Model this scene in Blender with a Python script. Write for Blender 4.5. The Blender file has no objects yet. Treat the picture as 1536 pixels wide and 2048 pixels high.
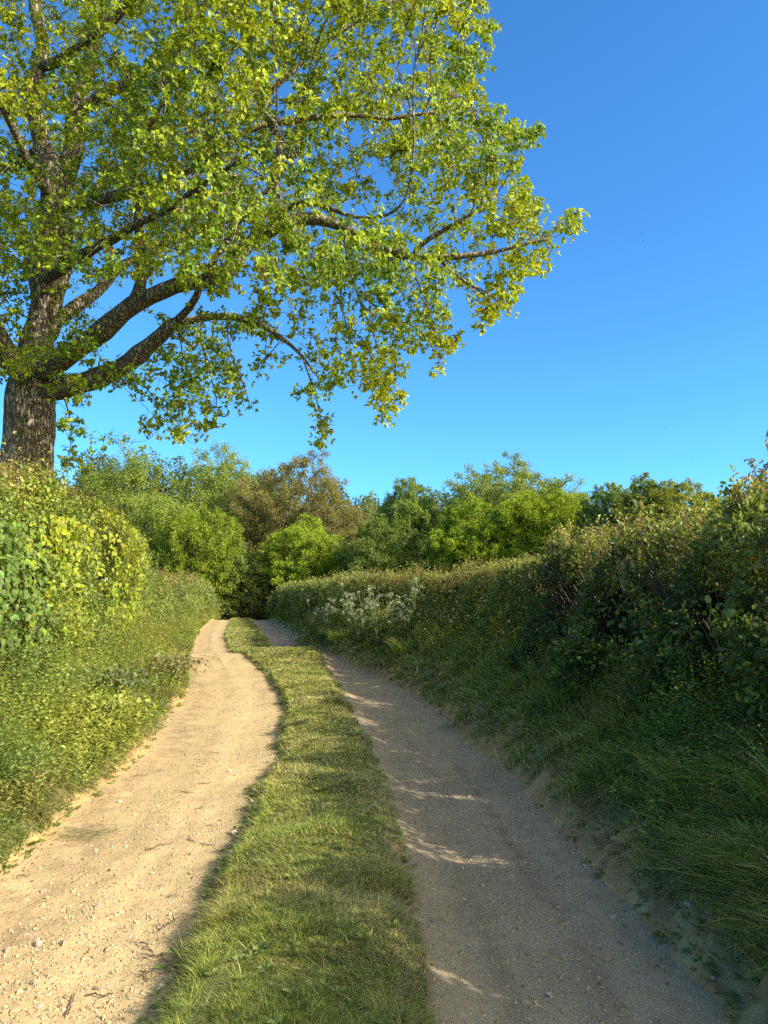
import bpy, math
import numpy as np
from mathutils import Vector, kdtree

rng = np.random.default_rng(11)
scene = bpy.context.scene
COL = scene.collection
CAM_H, FPX, PITCH = 1.5, 1540.0, math.radians(6.15)
SUN_EL, SUN_DIR = math.radians(31.4), np.array([0.925, -0.38])
SUN_DIR = SUN_DIR / np.linalg.norm(SUN_DIR)
R = math.radians


# ------------------------------------------------------------------ helpers
def at(px, py, Y):
    """photo pixel (1536x2048) seen at forward distance Y -> world point"""
    cx, cy = (px - 768) / FPX, (1024 - py) / FPX
    dy = math.cos(PITCH) - cy * math.sin(PITCH)
    dz = math.sin(PITCH) + cy * math.cos(PITCH)
    t = Y / dy
    return np.array([cx * t, Y, CAM_H + dz * t])


def _hash(ix, iy, iz, seed):
    h = (ix.astype(np.int64) * 374761393 + iy.astype(np.int64) * 668265263 + iz.astype(np.int64) * 2147483647 + seed * 144269) & 0xFFFFFFFF
    h = ((h ^ (h >> 13)) * 1274126177) & 0xFFFFFFFF
    h = ((h ^ (h >> 16)) * 2246822519) & 0xFFFFFFFF
    return ((h ^ (h >> 15)) & 0xFFFF) / 32767.5 - 1.0


def vnoise(p, scale=1.0, seed=0):
    p = np.asarray(p, float)
    if p.ndim == 1:
        p = np.stack([p, np.zeros_like(p), np.zeros_like(p)], 1)
    if p.shape[1] == 2:
        p = np.concatenate([p, np.zeros((len(p), 1))], 1)
    q = p / scale + 1000.0
    i = np.floor(q).astype(np.int64)
    f = q - i
    f = f * f * (3 - 2 * f)
    r = 0
    for a in (0, 1):
        for b in (0, 1):
            for c in (0, 1):
                w = (f[:, 0] if a else 1 - f[:, 0]) * (f[:, 1] if b else 1 - f[:, 1]) * (f[:, 2] if c else 1 - f[:, 2])
                r = r + w * _hash(i[:, 0] + a, i[:, 1] + b, i[:, 2] + c, seed)
    return r


def fbm(p, scale=1.0, seed=0, octs=3):
    return sum(vnoise(p, scale / 2 ** k, seed + 17 * k) / 2 ** k for k in range(octs)) / 1.6


def unit(v):
    return v / np.maximum(np.linalg.norm(v, axis=-1, keepdims=True), 1e-9)


def rand_dirs(n):
    return unit(rng.normal(size=(n, 3)))


def link(name, data, parent=None):
    o = bpy.data.objects.new(name, data)
    COL.objects.link(o)
    if parent is not None:
        o.parent = parent
    return o


def tag(o, label=None, cat=None, group=None, kind=None):
    if label:
        o["label"] = label
    if cat:
        o["category"] = cat
    if group:
        o["group"] = group
    if kind:
        o["kind"] = kind
    return o


def empty(name, loc, label, cat, group=None):
    o = link(name, None)
    o.location = [float(v) for v in loc]
    o.empty_display_size = 0.2
    return tag(o, label, cat, group)


def make_mesh(name, verts, faces, mat, parent=None, col=None, attrs=None, smooth=False, origin=None):
    """verts (N,3) world; faces list of (M,k) arrays; origin: world point the mesh is stored relative to"""
    verts = np.asarray(verts, np.float32)
    if origin is not None:
        verts = verts - np.asarray(origin, np.float32)
    if not isinstance(faces, (list, tuple)):
        faces = [faces]
    faces = [np.asarray(f, np.int32) for f in faces if len(f)]
    me = bpy.data.meshes.new(name)
    loops = np.concatenate([f.ravel() for f in faces])
    sizes = np.concatenate([np.full(len(f), f.shape[1], np.int32) for f in faces])
    starts = np.concatenate([[0], np.cumsum(sizes)[:-1]]).astype(np.int32)
    me.vertices.add(len(verts))
    me.vertices.foreach_set("co", verts.ravel())
    me.loops.add(len(loops))
    me.loops.foreach_set("vertex_index", loops)
    me.polygons.add(len(sizes))
    me.polygons.foreach_set("loop_start", starts)
    me.update(calc_edges=True)
    if col is not None:
        c4 = np.ones((len(verts), 4), np.float32)
        c4[:, :3] = np.clip(col, 0.002, 1)
        a = me.attributes.new("col", "FLOAT_COLOR", "POINT")
        a.data.foreach_set("color", c4.ravel())
    for k, v in (attrs or {}).items():
        a = me.attributes.new(k, "FLOAT", "POINT")
        a.data.foreach_set("value", np.asarray(v, np.float32))
    me.polygons.foreach_set("use_smooth", np.full(len(sizes), smooth, bool))
    me.materials.append(mat)
    return link(name, me, parent)


class Bag:
    """collects vertices, faces and per-vertex colours of one mesh"""

    def __init__(self):
        self.v, self.t, self.q, self.c, self.n = [], [], [], [], 0

    def add(self, v, f, c):
        v = np.asarray(v, float).reshape(-1, 3)
        f = np.asarray(f, np.int64)
        if not len(v):
            return
        (self.t if f.shape[1] == 3 else self.q).append(f + self.n)
        c = np.asarray(c, float)
        self.c.append(np.broadcast_to(c, v.shape) if c.ndim == 1 else c)
        self.v.append(v)
        self.n += len(v)

    def build(self, name, mat, parent=None, smooth=False, origin=None):
        fs = []
        if self.t:
            fs.append(np.concatenate(self.t))
        if self.q:
            fs.append(np.concatenate(self.q))
        return make_mesh(name, np.concatenate(self.v), fs, mat, parent, np.concatenate(self.c), None, smooth, origin)


def template(pts, faces):
    return np.array(pts, float), np.array(faces)


T_SIMPLE = template([(0, 0, 0), (-.5, .45, .13), (0, 1, -.06), (.5, .45, .13)], [(0, 2, 1), (0, 3, 2)])
T_BROAD = template([(0, 0, 0), (-.42, .28, .09), (-.4, .66, .07), (0, 1, -.12), (.4, .66, .07), (.42, .28, .09), (0, .5, 0)],
                   [(0, 6, 1), (1, 6, 2), (2, 6, 3), (3, 6, 4), (4, 6, 5), (5, 6, 0)])
T_OAK = template([(0, 0, 0), (-.2, .3, .06), (-.46, .66, .1), (-.18, .74, .05), (-.2, .96, 0), (0, 1, -.14), (.2, .96, 0), (.18, .74, .05), (.46, .66, .1), (.2, .3, .06), (0, .6, -.02)],
                 [(0, 10, 1), (1, 10, 2), (2, 10, 3), (3, 10, 5), (3, 5, 4), (5, 10, 7), (5, 7, 6), (7, 10, 8), (8, 10, 9), (9, 10, 0)])
T_HEART = template([(0, .12, 0), (-.26, 0, .03), (-.5, .22, .1), (-.36, .6, .06), (0, 1, -.14), (.36, .6, .06), (.5, .22, .1), (.26, 0, .03), (0, .45, -.02)],
                   [(0, 8, 1), (1, 8, 2), (2, 8, 3), (3, 8, 4), (4, 8, 5), (5, 8, 6), (6, 8, 7), (7, 8, 0)])


def add_leaves(bag, pos, axis, nrm, length, width, col, tmpl=T_SIMPLE):
    n = len(pos)
    if n == 0:
        return
    tp, tf = tmpl
    axis = unit(axis)
    side = unit(np.cross(axis, nrm))
    nr = np.cross(side, axis)
    L = np.broadcast_to(np.asarray(length, float), (n,))[:, None, None]
    W = np.broadcast_to(np.asarray(width, float), (n,))[:, None, None]
    v = pos[:, None, :] + tp[None, :, 0, None] * side[:, None, :] * W + tp[None, :, 1, None] * axis[:, None, :] * L + tp[None, :, 2, None] * nr[:, None, :] * L
    k = len(tp)
    f = (tf[None] + (np.arange(n) * k)[:, None, None]).reshape(-1, 3)
    c = np.repeat(np.broadcast_to(col, (n, 3)), k, 0)
    bag.add(v.reshape(-1, 3), f, c)


def add_blades(bag, pos, height, width, lean, col, droop=0.35, levels=2, tipcol=None):
    """curved grass blades; lean (N,3) horizontal vector of tip offset as a share of the height"""
    n = len(pos)
    if n == 0:
        return
    lean = np.asarray(lean, float)
    h = np.asarray(height, float)[:, None]
    sd = unit(np.stack([-lean[:, 1], lean[:, 0], np.zeros(n)], 1) + rng.normal(size=(n, 3)) * [0.5, 0.5, 0])
    vs, cs = [], []
    col = np.broadcast_to(col, (n, 3))
    tc = col if tipcol is None else tipcol
    d = np.broadcast_to(np.asarray(droop, float), (n,))[:, None]
    for k in range(levels + 1):
        s = k / (levels + 0.0)
        p = pos + lean * h * s ** 1.7 + np.array([0, 0, 1.0]) * h * (s - d * s ** 2.5)
        w = (np.asarray(width, float) * (1 - 0.85 * s ** 1.6))[:, None] * 0.5
        c = col * (1 - s) + tc * s
        if k < levels:
            vs += [p - sd * w, p + sd * w]
            cs += [c, c]
        else:
            vs.append(p)
            cs.append(c)
    k = len(vs)
    v = np.stack(vs, 1).reshape(-1, 3)
    c = np.stack(cs, 1).reshape(-1, 3)
    base = (np.arange(n) * k)[:, None]
    tr = []
    for j in range(levels - 1):
        a = 2 * j
        tr += [(a, a + 1, a + 3), (a, a + 3, a + 2)]
    a = 2 * (levels - 1)
    tr.append((a, a + 1, a + 2))
    f = (np.array(tr)[None] + base[:, :, None]).reshape(-1, 3)
    bag.add(v, f, c)


def add_tube(bag, pts, radii, sides=6, col=(.1, .08, .06), cap=True):
    pts = np.asarray(pts, float)
    n = len(pts)
    if n < 2:
        return
    radii = np.broadcast_to(np.asarray(radii, float), (n,))
    t = np.gradient(pts, axis=0)
    t = unit(t)
    ref = np.array([0, 0, 1.0]) if abs(t[0][2]) < .9 else np.array([1.0, 0, 0])
    a = unit(np.cross(t[0], ref))
    rings = []
    ang = np.arange(sides) * 2 * math.pi / sides
    ca, sa = np.cos(ang)[:, None], np.sin(ang)[:, None]
    for i in range(n):
        a = a - t[i] * np.dot(a, t[i])
        a = a / max(np.linalg.norm(a), 1e-9)
        b = np.cross(t[i], a)
        rings.append(pts[i] + radii[i] * (ca * a + sa * b))
    v = np.concatenate(rings)
    j = np.arange(sides)
    f = []
    for i in range(n - 1):
        s, e = i * sides, (i + 1) * sides
        f.append(np.stack([s + j, s + (j + 1) % sides, e + (j + 1) % sides, e + j], 1))
    bag.add(v, np.concatenate(f), col)


# ---------------------------------------------------------------- materials
def new_mat(name):
    m = bpy.data.materials.new(name)
    m.use_nodes = True
    nt = m.node_tree
    nt.nodes.clear()
    out = nt.nodes.new("ShaderNodeOutputMaterial")
    return m, nt, out


def leaf_mat(name, trans=0.35, rough=0.5, spec=0.3, warm=(1.25, 1.15, 0.5)):
    m, nt, out = new_mat(name)
    N, L = nt.nodes.new, nt.links.new
    at_ = N("ShaderNodeAttribute"); at_.attribute_name = "col"
    geo = N("ShaderNodeNewGeometry")
    no = N("ShaderNodeTexNoise"); no.inputs["Scale"].default_value = 23.0; no.inputs["Detail"].default_value = 2
    L(geo.outputs["Position"], no.inputs["Vector"])
    mp = N("ShaderNodeMapRange"); mp.inputs["To Min"].default_value = .75; mp.inputs["To Max"].default_value = 1.25
    L(no.outputs["Fac"], mp.inputs["Value"])
    mul = N("ShaderNodeVectorMath"); mul.operation = "SCALE"
    L(at_.outputs["Color"], mul.inputs[0]); L(mp.outputs["Result"], mul.inputs["Scale"])
    pb = N("ShaderNodeBsdfPrincipled")
    pb.inputs["Roughness"].default_value = rough
    pb.inputs["Specular IOR Level"].default_value = spec
    L(mul.outputs["Vector"], pb.inputs["Base Color"])
    tr = N("ShaderNodeBsdfTranslucent")
    tm = N("ShaderNodeVectorMath"); tm.operation = "MULTIPLY"; tm.inputs[1].default_value = warm
    L(mul.outputs["Vector"], tm.inputs[0]); L(tm.outputs["Vector"], tr.inputs["Color"])
    mx = N("ShaderNodeMixShader"); mx.inputs["Fac"].default_value = trans
    L(pb.outputs[0], mx.inputs[1]); L(tr.outputs[0], mx.inputs[2]); L(mx.outputs[0], out.inputs["Surface"])
    return m


def bark_mat(name, dark, light, scale=9.0, bump=.6):
    m, nt, out = new_mat(name)
    N, L = nt.nodes.new, nt.links.new
    geo = N("ShaderNodeNewGeometry")
    mp = N("ShaderNodeMapping"); mp.inputs["Scale"].default_value = (1, 1, .2)
    L(geo.outputs["Position"], mp.inputs["Vector"])
    vo = N("ShaderNodeTexVoronoi"); vo.inputs["Scale"].default_value = scale * 1.6; vo.feature = "DISTANCE_TO_EDGE"
    no = N("ShaderNodeTexNoise"); no.inputs["Scale"].default_value = scale; no.inputs["Detail"].default_value = 6; no.inputs["Roughness"].default_value = .7
    L(mp.outputs[0], no.inputs["Vector"])
    ad = N("ShaderNodeMixRGB"); ad.inputs["Fac"].default_value = .12
    L(mp.outputs[0], ad.inputs[1]); L(no.outputs["Color"], ad.inputs[2]); L(ad.outputs[0], vo.inputs["Vector"])
    mr = N("ShaderNodeMapRange"); mr.inputs["From Max"].default_value = .22
    L(vo.outputs["Distance"], mr.inputs["Value"])
    mu = N("ShaderNodeMath"); mu.operation = "MULTIPLY"
    L(mr.outputs[0], mu.inputs[0]); L(no.outputs["Fac"], mu.inputs[1])
    rp = N("ShaderNodeValToRGB")
    rp.color_ramp.elements[0].position = .12; rp.color_ramp.elements[0].color = (*dark, 1)
    rp.color_ramp.elements[1].position = .62; rp.color_ramp.elements[1].color = (*light, 1)
    L(mu.outputs[0], rp.inputs[0])
    big = N("ShaderNodeTexNoise"); big.inputs["Scale"].default_value = 1.7; big.inputs["Detail"].default_value = 4
    L(geo.outputs["Position"], big.inputs["Vector"])
    gr = N("ShaderNodeValToRGB"); gr.color_ramp.elements[0].position = .45; gr.color_ramp.elements[1].position = .7
    L(big.outputs["Fac"], gr.inputs[0])
    mg = N("ShaderNodeMixRGB"); mg.inputs[2].default_value = (.1, .11, .045, 1)
    ml = N("ShaderNodeMath"); ml.operation = "MULTIPLY"; ml.inputs[1].default_value = .55
    L(gr.outputs[0], ml.inputs[0]); L(ml.outputs[0], mg.inputs[0]); L(rp.outputs[0], mg.inputs[1])
    bp = N("ShaderNodeBump"); bp.inputs["Strength"].default_value = bump; bp.inputs["Distance"].default_value = .05
    L(mu.outputs[0], bp.inputs["Height"])
    pb = N("ShaderNodeBsdfPrincipled"); pb.inputs["Roughness"].default_value = .9; pb.inputs["Specular IOR Level"].default_value = .15
    L(mg.outputs[0], pb.inputs["Base Color"]); L(bp.outputs[0], pb.inputs["Normal"]); L(pb.outputs[0], out.inputs["Surface"])
    return m


def dirt_mat(name, pale, mid, dark, soil, pebble=1.0):
    """earth: pale dust, brown patches, small embedded stones; attribute 'soil' mixes to dark humus under plants, 'damp' to brown loam"""
    m, nt, out = new_mat(name)
    N, L = nt.nodes.new, nt.links.new
    geo = N("ShaderNodeNewGeometry")
    P = geo.outputs["Position"]

    def noise(s, d=5, r=.6):
        n = N("ShaderNodeTexNoise"); n.inputs["Scale"].default_value = s; n.inputs["Detail"].default_value = d; n.inputs["Roughness"].default_value = r
        L(P, n.inputs["Vector"]); return n.outputs["Fac"]

    def mix(fac, a, b):
        x = N("ShaderNodeMixRGB")
        if isinstance(fac, float): x.inputs[0].default_value = fac
        else: L(fac, x.inputs[0])
        for i, s in ((1, a), (2, b)):
            if isinstance(s, tuple): x.inputs[i].default_value = (*s, 1)
            else: L(s, x.inputs[i])
        return x.outputs[0]

    def ramp(v, a, b):
        r = N("ShaderNodeMapRange"); r.inputs["From Min"].default_value = a; r.inputs["From Max"].default_value = b
        r.interpolation_type = "SMOOTHSTEP"; L(v, r.inputs["Value"]); return r.outputs[0]

    def math_(op, a, b):
        x = N("ShaderNodeMath"); x.operation = op
        for i, s in ((0, a), (1, b)):
            if isinstance(s, float): x.inputs[i].default_value = s
            else: L(s, x.inputs[i])
        return x.outputs[0]

    def attr(k):
        a = N("ShaderNodeAttribute"); a.attribute_name = k; return a.outputs["Fac"]

    big, med, fine = noise(1.3), noise(9.0), noise(75.0, 4, .7)
    c = mix(ramp(big, .35, .7), pale, mid)
    c = mix(math_("MULTIPLY", ramp(med, .5, .72), .5), c, dark)
    c = mix(math_("MULTIPLY", ramp(fine, .55, .75), .55), c, dark)
    c = mix(math_("MULTIPLY", ramp(noise(160.0, 2), .6, .7), .5), c, (.62, .52, .36))
    hs = []
    for sc, thr in ((38.0, .34), (90.0, .36)):
        vo = N("ShaderNodeTexVoronoi"); vo.inputs["Scale"].default_value = sc; vo.inputs["Randomness"].default_value = 1
        L(P, vo.inputs["Vector"])
        sep = N("ShaderNodeSeparateColor"); L(vo.outputs["Color"], sep.inputs[0])
        on = math_("GREATER_THAN", sep.outputs[0], .62)
        stone = math_("MULTIPLY", on, math_("SUBTRACT", 1.0, ramp(vo.outputs["Distance"], thr * .55, thr)))
        tone = mix(sep.outputs[1], (.3, .24, .17), (.66, .58, .44))
        c = mix(math_("MULTIPLY", stone, .75 * pebble), c, tone)
        hs.append(stone)
    c = mix(math_("MULTIPLY", attr("damp"), ramp(noise(5.0), .3, .6)), c, dark)
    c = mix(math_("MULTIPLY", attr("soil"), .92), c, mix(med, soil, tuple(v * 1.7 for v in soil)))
    h = math_("ADD", math_("MULTIPLY", fine, .35), math_("ADD", math_("MULTIPLY", hs[0], .7 * pebble), math_("MULTIPLY", hs[1], .35 * pebble)))
    h = math_("ADD", h, math_("MULTIPLY", noise(30.0), .8))
    bp = N("ShaderNodeBump"); bp.inputs["Strength"].default_value = .8; bp.inputs["Distance"].default_value = .012
    L(h, bp.inputs["Height"])
    pb = N("ShaderNodeBsdfPrincipled"); pb.inputs["Roughness"].default_value = .95; pb.inputs["Specular IOR Level"].default_value = .1
    L(c, pb.inputs["Base Color"]); L(bp.outputs[0], pb.inputs["Normal"]); L(pb.outputs[0], out.inputs["Surface"])
    return m


def col_mat(name, rough=.85, spec=.2, bump=0.0, scale=60.0):
    m, nt, out = new_mat(name)
    N, L = nt.nodes.new, nt.links.new
    a = N("ShaderNodeAttribute"); a.attribute_name = "col"
    tc = N("ShaderNodeTexCoord")
    no = N("ShaderNodeTexNoise"); no.inputs["Scale"].default_value = scale; no.inputs["Detail"].default_value = 4
    L(tc.outputs["Object"], no.inputs["Vector"])
    mp = N("ShaderNodeMapRange"); mp.inputs["To Min"].default_value = .6; mp.inputs["To Max"].default_value = 1.35
    L(no.outputs["Fac"], mp.inputs["Value"])
    mul = N("ShaderNodeVectorMath"); mul.operation = "SCALE"
    L(a.outputs["Color"], mul.inputs[0]); L(mp.outputs[0], mul.inputs["Scale"])
    pb = N("ShaderNodeBsdfPrincipled"); pb.inputs["Roughness"].default_value = rough; pb.inputs["Specular IOR Level"].default_value = spec
    L(mul.outputs[0], pb.inputs["Base Color"])
    if bump:
        bp = N("ShaderNodeBump"); bp.inputs["Strength"].default_value = bump; bp.inputs["Distance"].default_value = .01
        L(no.outputs["Fac"], bp.inputs["Height"]); L(bp.outputs[0], pb.inputs["Normal"])
    L(pb.outputs[0], out.inputs["Surface"])
    return m


M_OAKLEAF = leaf_mat("oak_leaf", .36, .48, .3)
M_LEAF = leaf_mat("hedge_leaf", .38, .45, .3)
M_FAR = leaf_mat("far_leaf", .3, .6, .15)
M_GRASS = leaf_mat("grass_blade", .3, .5, .25, (1.2, 1.15, .6))
M_BARK = bark_mat("oak_bark", (.105, .088, .064), (.56, .49, .35), 15.0, 1.0)
M_WOOD = col_mat("twig_wood", .85, .15)
M_STONE = col_mat("stone", .8, .25, .5)
M_PETAL = leaf_mat("white_petal", .25, .6, .1, (1, 1, .9))
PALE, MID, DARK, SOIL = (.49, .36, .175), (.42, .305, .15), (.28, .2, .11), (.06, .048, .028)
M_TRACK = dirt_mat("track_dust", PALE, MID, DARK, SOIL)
M_TRACK_R = dirt_mat("track_dust_grey_shade", (.34, .272, .165), (.275, .222, .136), (.19, .143, .09), SOIL)  # greyer right-track dirt; base colour also darkened to stand in for hedge shade
M_BANK = dirt_mat("bank_earth", (.52, .37, .16), (.43, .3, .125), (.32, .2, .085), (.13, .1, .045), .7)
M_SOIL = dirt_mat("strip_soil", (.36, .27, .13), (.26, .2, .09), (.14, .1, .05), (.07, .065, .03), .4)


def ground_mat():
    m, nt, out = new_mat("field_grass")
    N, L = nt.nodes.new, nt.links.new
    geo = N("ShaderNodeNewGeometry")
    n1 = N("ShaderNodeTexNoise"); n1.inputs["Scale"].default_value = .35; n1.inputs["Detail"].default_value = 8
    L(geo.outputs["Position"], n1.inputs["Vector"])
    rp = N("ShaderNodeValToRGB")
    rp.color_ramp.elements[0].position = .35; rp.color_ramp.elements[0].color = (.045, .06, .018, 1)
    rp.color_ramp.elements[1].position = .7; rp.color_ramp.elements[1].color = (.1, .12, .035, 1)
    L(n1.outputs["Fac"], rp.inputs[0])
    pb = N("ShaderNodeBsdfPrincipled"); pb.inputs["Roughness"].default_value = .95
    L(rp.outputs[0], pb.inputs["Base Color"]); L(pb.outputs[0], out.inputs["Surface"])
    return m


# ------------------------------------------------------------- lane geometry
KD = np.array([-12, 0, 2.7, 4.4, 6, 8.3, 10.5, 12, 14.7, 18.3, 19.5, 21, 23.5, 27.4, 33.5, 44, 50, 60, 75, 100])
K_LL = np.array([-1.9, -1.95, -2.0, -2.07, -2.16, -2.43, -2.75, -3.02, -3.7, -4.55, -4.85, -5.2, -5.75, -6.6, -7.9, -9.9, -10.9, -12.6, -15, -19])
K_SL = np.array([-.72, -.7, -.69, -.82, -.91, -1.04, -1.29, -1.6, -2.14, -3.3, -3.65, -4.05, -4.7, -5.6, -6.8, -8.7, -9.85, -11.5, -13.9, -17.9])
K_SR = np.array([.2, .22, .22, .13, .05, -.18, -.45, -.63, -1.0, -1.42, -1.8, -2.42, -3.4, -4.2, -5.4, -7.4, -8.6, -10.4, -12.8, -16.8])
K_RR = np.array([1.2, 1.2, 1.2, 1.2, 1.06, .87, .66, .45, -.22, -1.2, -1.72, -2.3, -2.75, -3.05, -4.2, -6.2, -7.4, -9.2, -11.7, -15.7])


def smooth_curve(xs):
    g = np.linspace(-12, 100, 1121)
    y = np.interp(g, KD, xs)
    k = np.exp(-np.linspace(-2, 2, 17) ** 2); k /= k.sum()
    y2 = np.convolve(np.pad(y, 8, mode="edge"), k, "valid")
    return lambda d: np.interp(d, g, y2)


LL_, SL_, SR_, RR_ = map(smooth_curve, (K_LL, K_SL, K_SR, K_RR))


def wig(d, seed, amp=.05):
    d = np.asarray(d, float)
    return amp * (vnoise(d, .9, seed) + .6 * vnoise(d, .28, seed + 1) + .35 * vnoise(d, .1, seed + 2))


LL = lambda d: LL_(d) + wig(d, 1, .06)
SL = lambda d: SL_(d) + wig(d, 2, .045)
SR = lambda d: SR_(d) + wig(d, 3, .05)
RR = lambda d: RR_(d) + wig(d, 4, .05)
OFF_L = lambda d: np.interp(d, [0, 6, 12, 20, 24, 28, 40, 55, 80], [1.3, 1.3, 1.25, 1.2, 1.0, .7, .45, .4, .5])
OFF_R = lambda d: np.interp(d, [0, 9, 12, 16, 20, 24, 28, 40, 55, 80], [1.1, 1.1, 1.3, 1.45, 1.3, 1.05, .85, .5, .4, .5])
HL = lambda d: LL_(d) - OFF_L(d)
HR = lambda d: RR_(d) + OFF_R(d)


def base_z(d):
    d = np.asarray(d, float)
    t = np.clip((d - 47) / 30, 0, 1)
    return -3.2 * t * t * (3 - 2 * t)


def sstep(x, a, b):
    t = np.clip((x - a) / (b - a), 0, 1)
    return t * t * (3 - 2 * t)


def lane_z(x, d):
    """height of the lane surface at x, d (arrays)"""
    ll, sl, sr, rr = LL(d), SL(d), SR(d), RR(d)
    hl, hr = HL(d), HR(d)
    p = np.stack([x, d], 1)
    z = np.zeros_like(x)
    u = (x - ll) / (sl - ll)
    inl = (u >= 0) & (u <= 1)
    z = np.where(inl, -.035 * np.sin(np.clip(u, 0, 1) * math.pi) ** .7 + .02 * np.exp(-((u - .55) / .13) ** 2), z)
    u = (x - sr) / (rr - sr)
    inr = (u >= 0) & (u <= 1)
    z = np.where(inr, -.035 * np.sin(np.clip(u, 0, 1) * math.pi) ** .7 + .035 * (1 - sstep(x - sr, 0, .22)), z)
    e = np.minimum(x - sl, sr - x)
    ins = e > 0
    hs = .095 + .03 * vnoise(p, 1.1, 40) + .02 * vnoise(p, .3, 41)
    hs = hs + 0 * x
    z = np.where(ins, .035 * (1 - sstep(sr - x, 0, .12)) + hs * (.6 * sstep(x - sl, 0, .07) + .4 * sstep(x - sl, .05, .3)) * sstep(sr - x, 0, .14), z)
    e = ll - x
    bl = (.04 * np.abs(vnoise(p, .1, 52)) + .02 * np.abs(vnoise(p, .045, 53))) * sstep(e, 0, .05) * (1 - sstep(e, .2, .4)) + (.1 + .05 * vnoise(d, .6, 42)) * sstep(e, 0, .13) + .28 * sstep(e, .1, 1.3) + .03 * vnoise(p, .25, 43) * sstep(e, 0, .1)
    z = np.where(e > 0, bl, z)
    e = x - rr
    crumb = .05 * np.abs(vnoise(p, .11, 50)) + .03 * np.abs(vnoise(p, .05, 51))
    br = crumb * sstep(e, 0, .08) * (1 - sstep(e, .45, .7)) + (.2 + .05 * vnoise(d, .7, 44)) * sstep(e, 0, .38) + .46 * sstep(e, .22, 1.15) + .045 * vnoise(p, .16, 45) * sstep(e, 0, .1) * (1 - sstep(e, .5, .8))
    z = np.where(e > 0, br, z)
    z = z + .13 * np.exp(-((d - 18.3) / 1.7) ** 2) - .1 * np.exp(-((d - 22.8) / 2.2) ** 2)
    z = z + .012 * vnoise(p, .5, 46) + .006 * vnoise(p, .12, 47) + .0035 * vnoise(p, .05, 48)
    return z + base_z(d)


def rows():
    ds = [-3.0]
    while ds[-1] < 95:
        ds.append(ds[-1] + max(.025, .0095 * max(ds[-1], 0)) if ds[-1] > 1.8 else ds[-1] + .2)
    return np.array(ds)


def build_lane():
    d = rows()
    n = len(d)
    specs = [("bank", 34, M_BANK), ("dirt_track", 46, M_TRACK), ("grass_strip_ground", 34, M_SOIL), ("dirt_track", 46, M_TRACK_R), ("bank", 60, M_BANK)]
    bounds = [HL(d) - 1.6, LL(d), SL(d), SR(d), RR(d), HR(d) + 1.6]
    for k, (name, m, mat) in enumerate(specs):
        u = np.linspace(0, 1, m)
        if name == "bank":
            u = u ** 2.0 if k == 4 else 1 - (1 - u) ** 2.0
        if name == "grass_strip_ground":
            u = .5 - .5 * np.cos(u * math.pi)
        X = bounds[k][:, None] * (1 - u) + bounds[k + 1][:, None] * u
        D = np.repeat(d[:, None], m, 1)
        x, dd = X.ravel(), D.ravel()
        eps = .0004
        xx = np.clip(x, bounds[k].repeat(m) + eps, bounds[k + 1].repeat(m) - eps) if name == "grass_strip_ground" else x
        z = lane_z(xx, dd)
        i = np.arange(n - 1)[:, None] * m + np.arange(m - 1)[None]
        i = i.ravel()
        f = np.stack([i, i + 1, i + m + 1, i + m], 1)
        pp = np.stack([x, dd], 1)
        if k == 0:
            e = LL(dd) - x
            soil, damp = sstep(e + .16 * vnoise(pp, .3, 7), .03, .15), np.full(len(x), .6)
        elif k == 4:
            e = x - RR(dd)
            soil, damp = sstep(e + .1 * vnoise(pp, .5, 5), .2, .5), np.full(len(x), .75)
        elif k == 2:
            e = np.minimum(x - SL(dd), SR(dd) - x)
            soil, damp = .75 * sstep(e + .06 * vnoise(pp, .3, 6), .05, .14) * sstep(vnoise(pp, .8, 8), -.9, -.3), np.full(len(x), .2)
        else:
            e = x - LL(dd)
            damp = (np.exp(-((e - .22 - .12 * vnoise(pp, 2.0, 9)) / .22) ** 2) * .7 if k == 1 else np.full(len(x), .12)) * np.ones(len(x))
            lat = (x - bounds[k].repeat(m)) / (bounds[k + 1] - bounds[k]).repeat(m)
            tyre = vnoise(np.stack([lat * 9, dd * .35], 1), 1.0, 14) + .6 * vnoise(np.stack([lat * 22, dd * .8], 1), 1.0, 15)
            damp = np.clip(damp + .55 * np.clip(tyre - .15, 0, 1) + .5 * np.clip(vnoise(pp, .8, 16) - .35, 0, 1), 0, 1)
            soil = np.zeros(len(x))
        o = make_mesh(name, np.stack([x, dd, z], 1), f, mat, attrs={"soil": soil, "damp": damp}, smooth=True)
        tag(o, kind="structure")
    # the one big sheet: fields either side, dipping under the lane, out to the horizon
    gd = np.concatenate([np.linspace(-300, -4, 12), np.linspace(0, 110, 74), [130, 160, 220, 320, 500, 800, 1300, 2000]])
    s = np.array([-1500, -600, -250, -120, -60, -30, -15, -8, -4, -2.2, -1.0, -.6])
    cols = [HL(gd)[:, None] + s[None] + .2, ((LL_(gd) + RR_(gd)) / 2)[:, None], HR(gd)[:, None] - s[None, ::-1] - .2]
    X = np.concatenate(cols, 1)
    D = np.repeat(gd[:, None], X.shape[1], 1)
    hz = np.concatenate([np.where(s > -.9, -.35, .5), [-.5], np.where(s > -.9, -.35, .7)[::-1]])
    Z = base_z(D.ravel()).reshape(D.shape) + hz[None]
    x, dd = X.ravel(), D.ravel()
    z = Z.ravel() + .12 * vnoise(np.stack([x, dd], 1), 6, 60) * (np.abs(x) > 6)
    m = X.shape[1]
    i = (np.arange(len(gd) - 1)[:, None] * m + np.arange(m - 1)[None]).ravel()
    o = make_mesh("ground", np.stack([x, dd, z], 1), np.stack([i, i + 1, i + m + 1, i + m], 1), ground_mat(), smooth=True)
    tag(o, kind="structure")


build_lane()


def lerp3(a, b, t):
    t = np.asarray(t)[:, None]
    return np.asarray(a)[None] * (1 - t) + np.asarray(b)[None] * t


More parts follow.
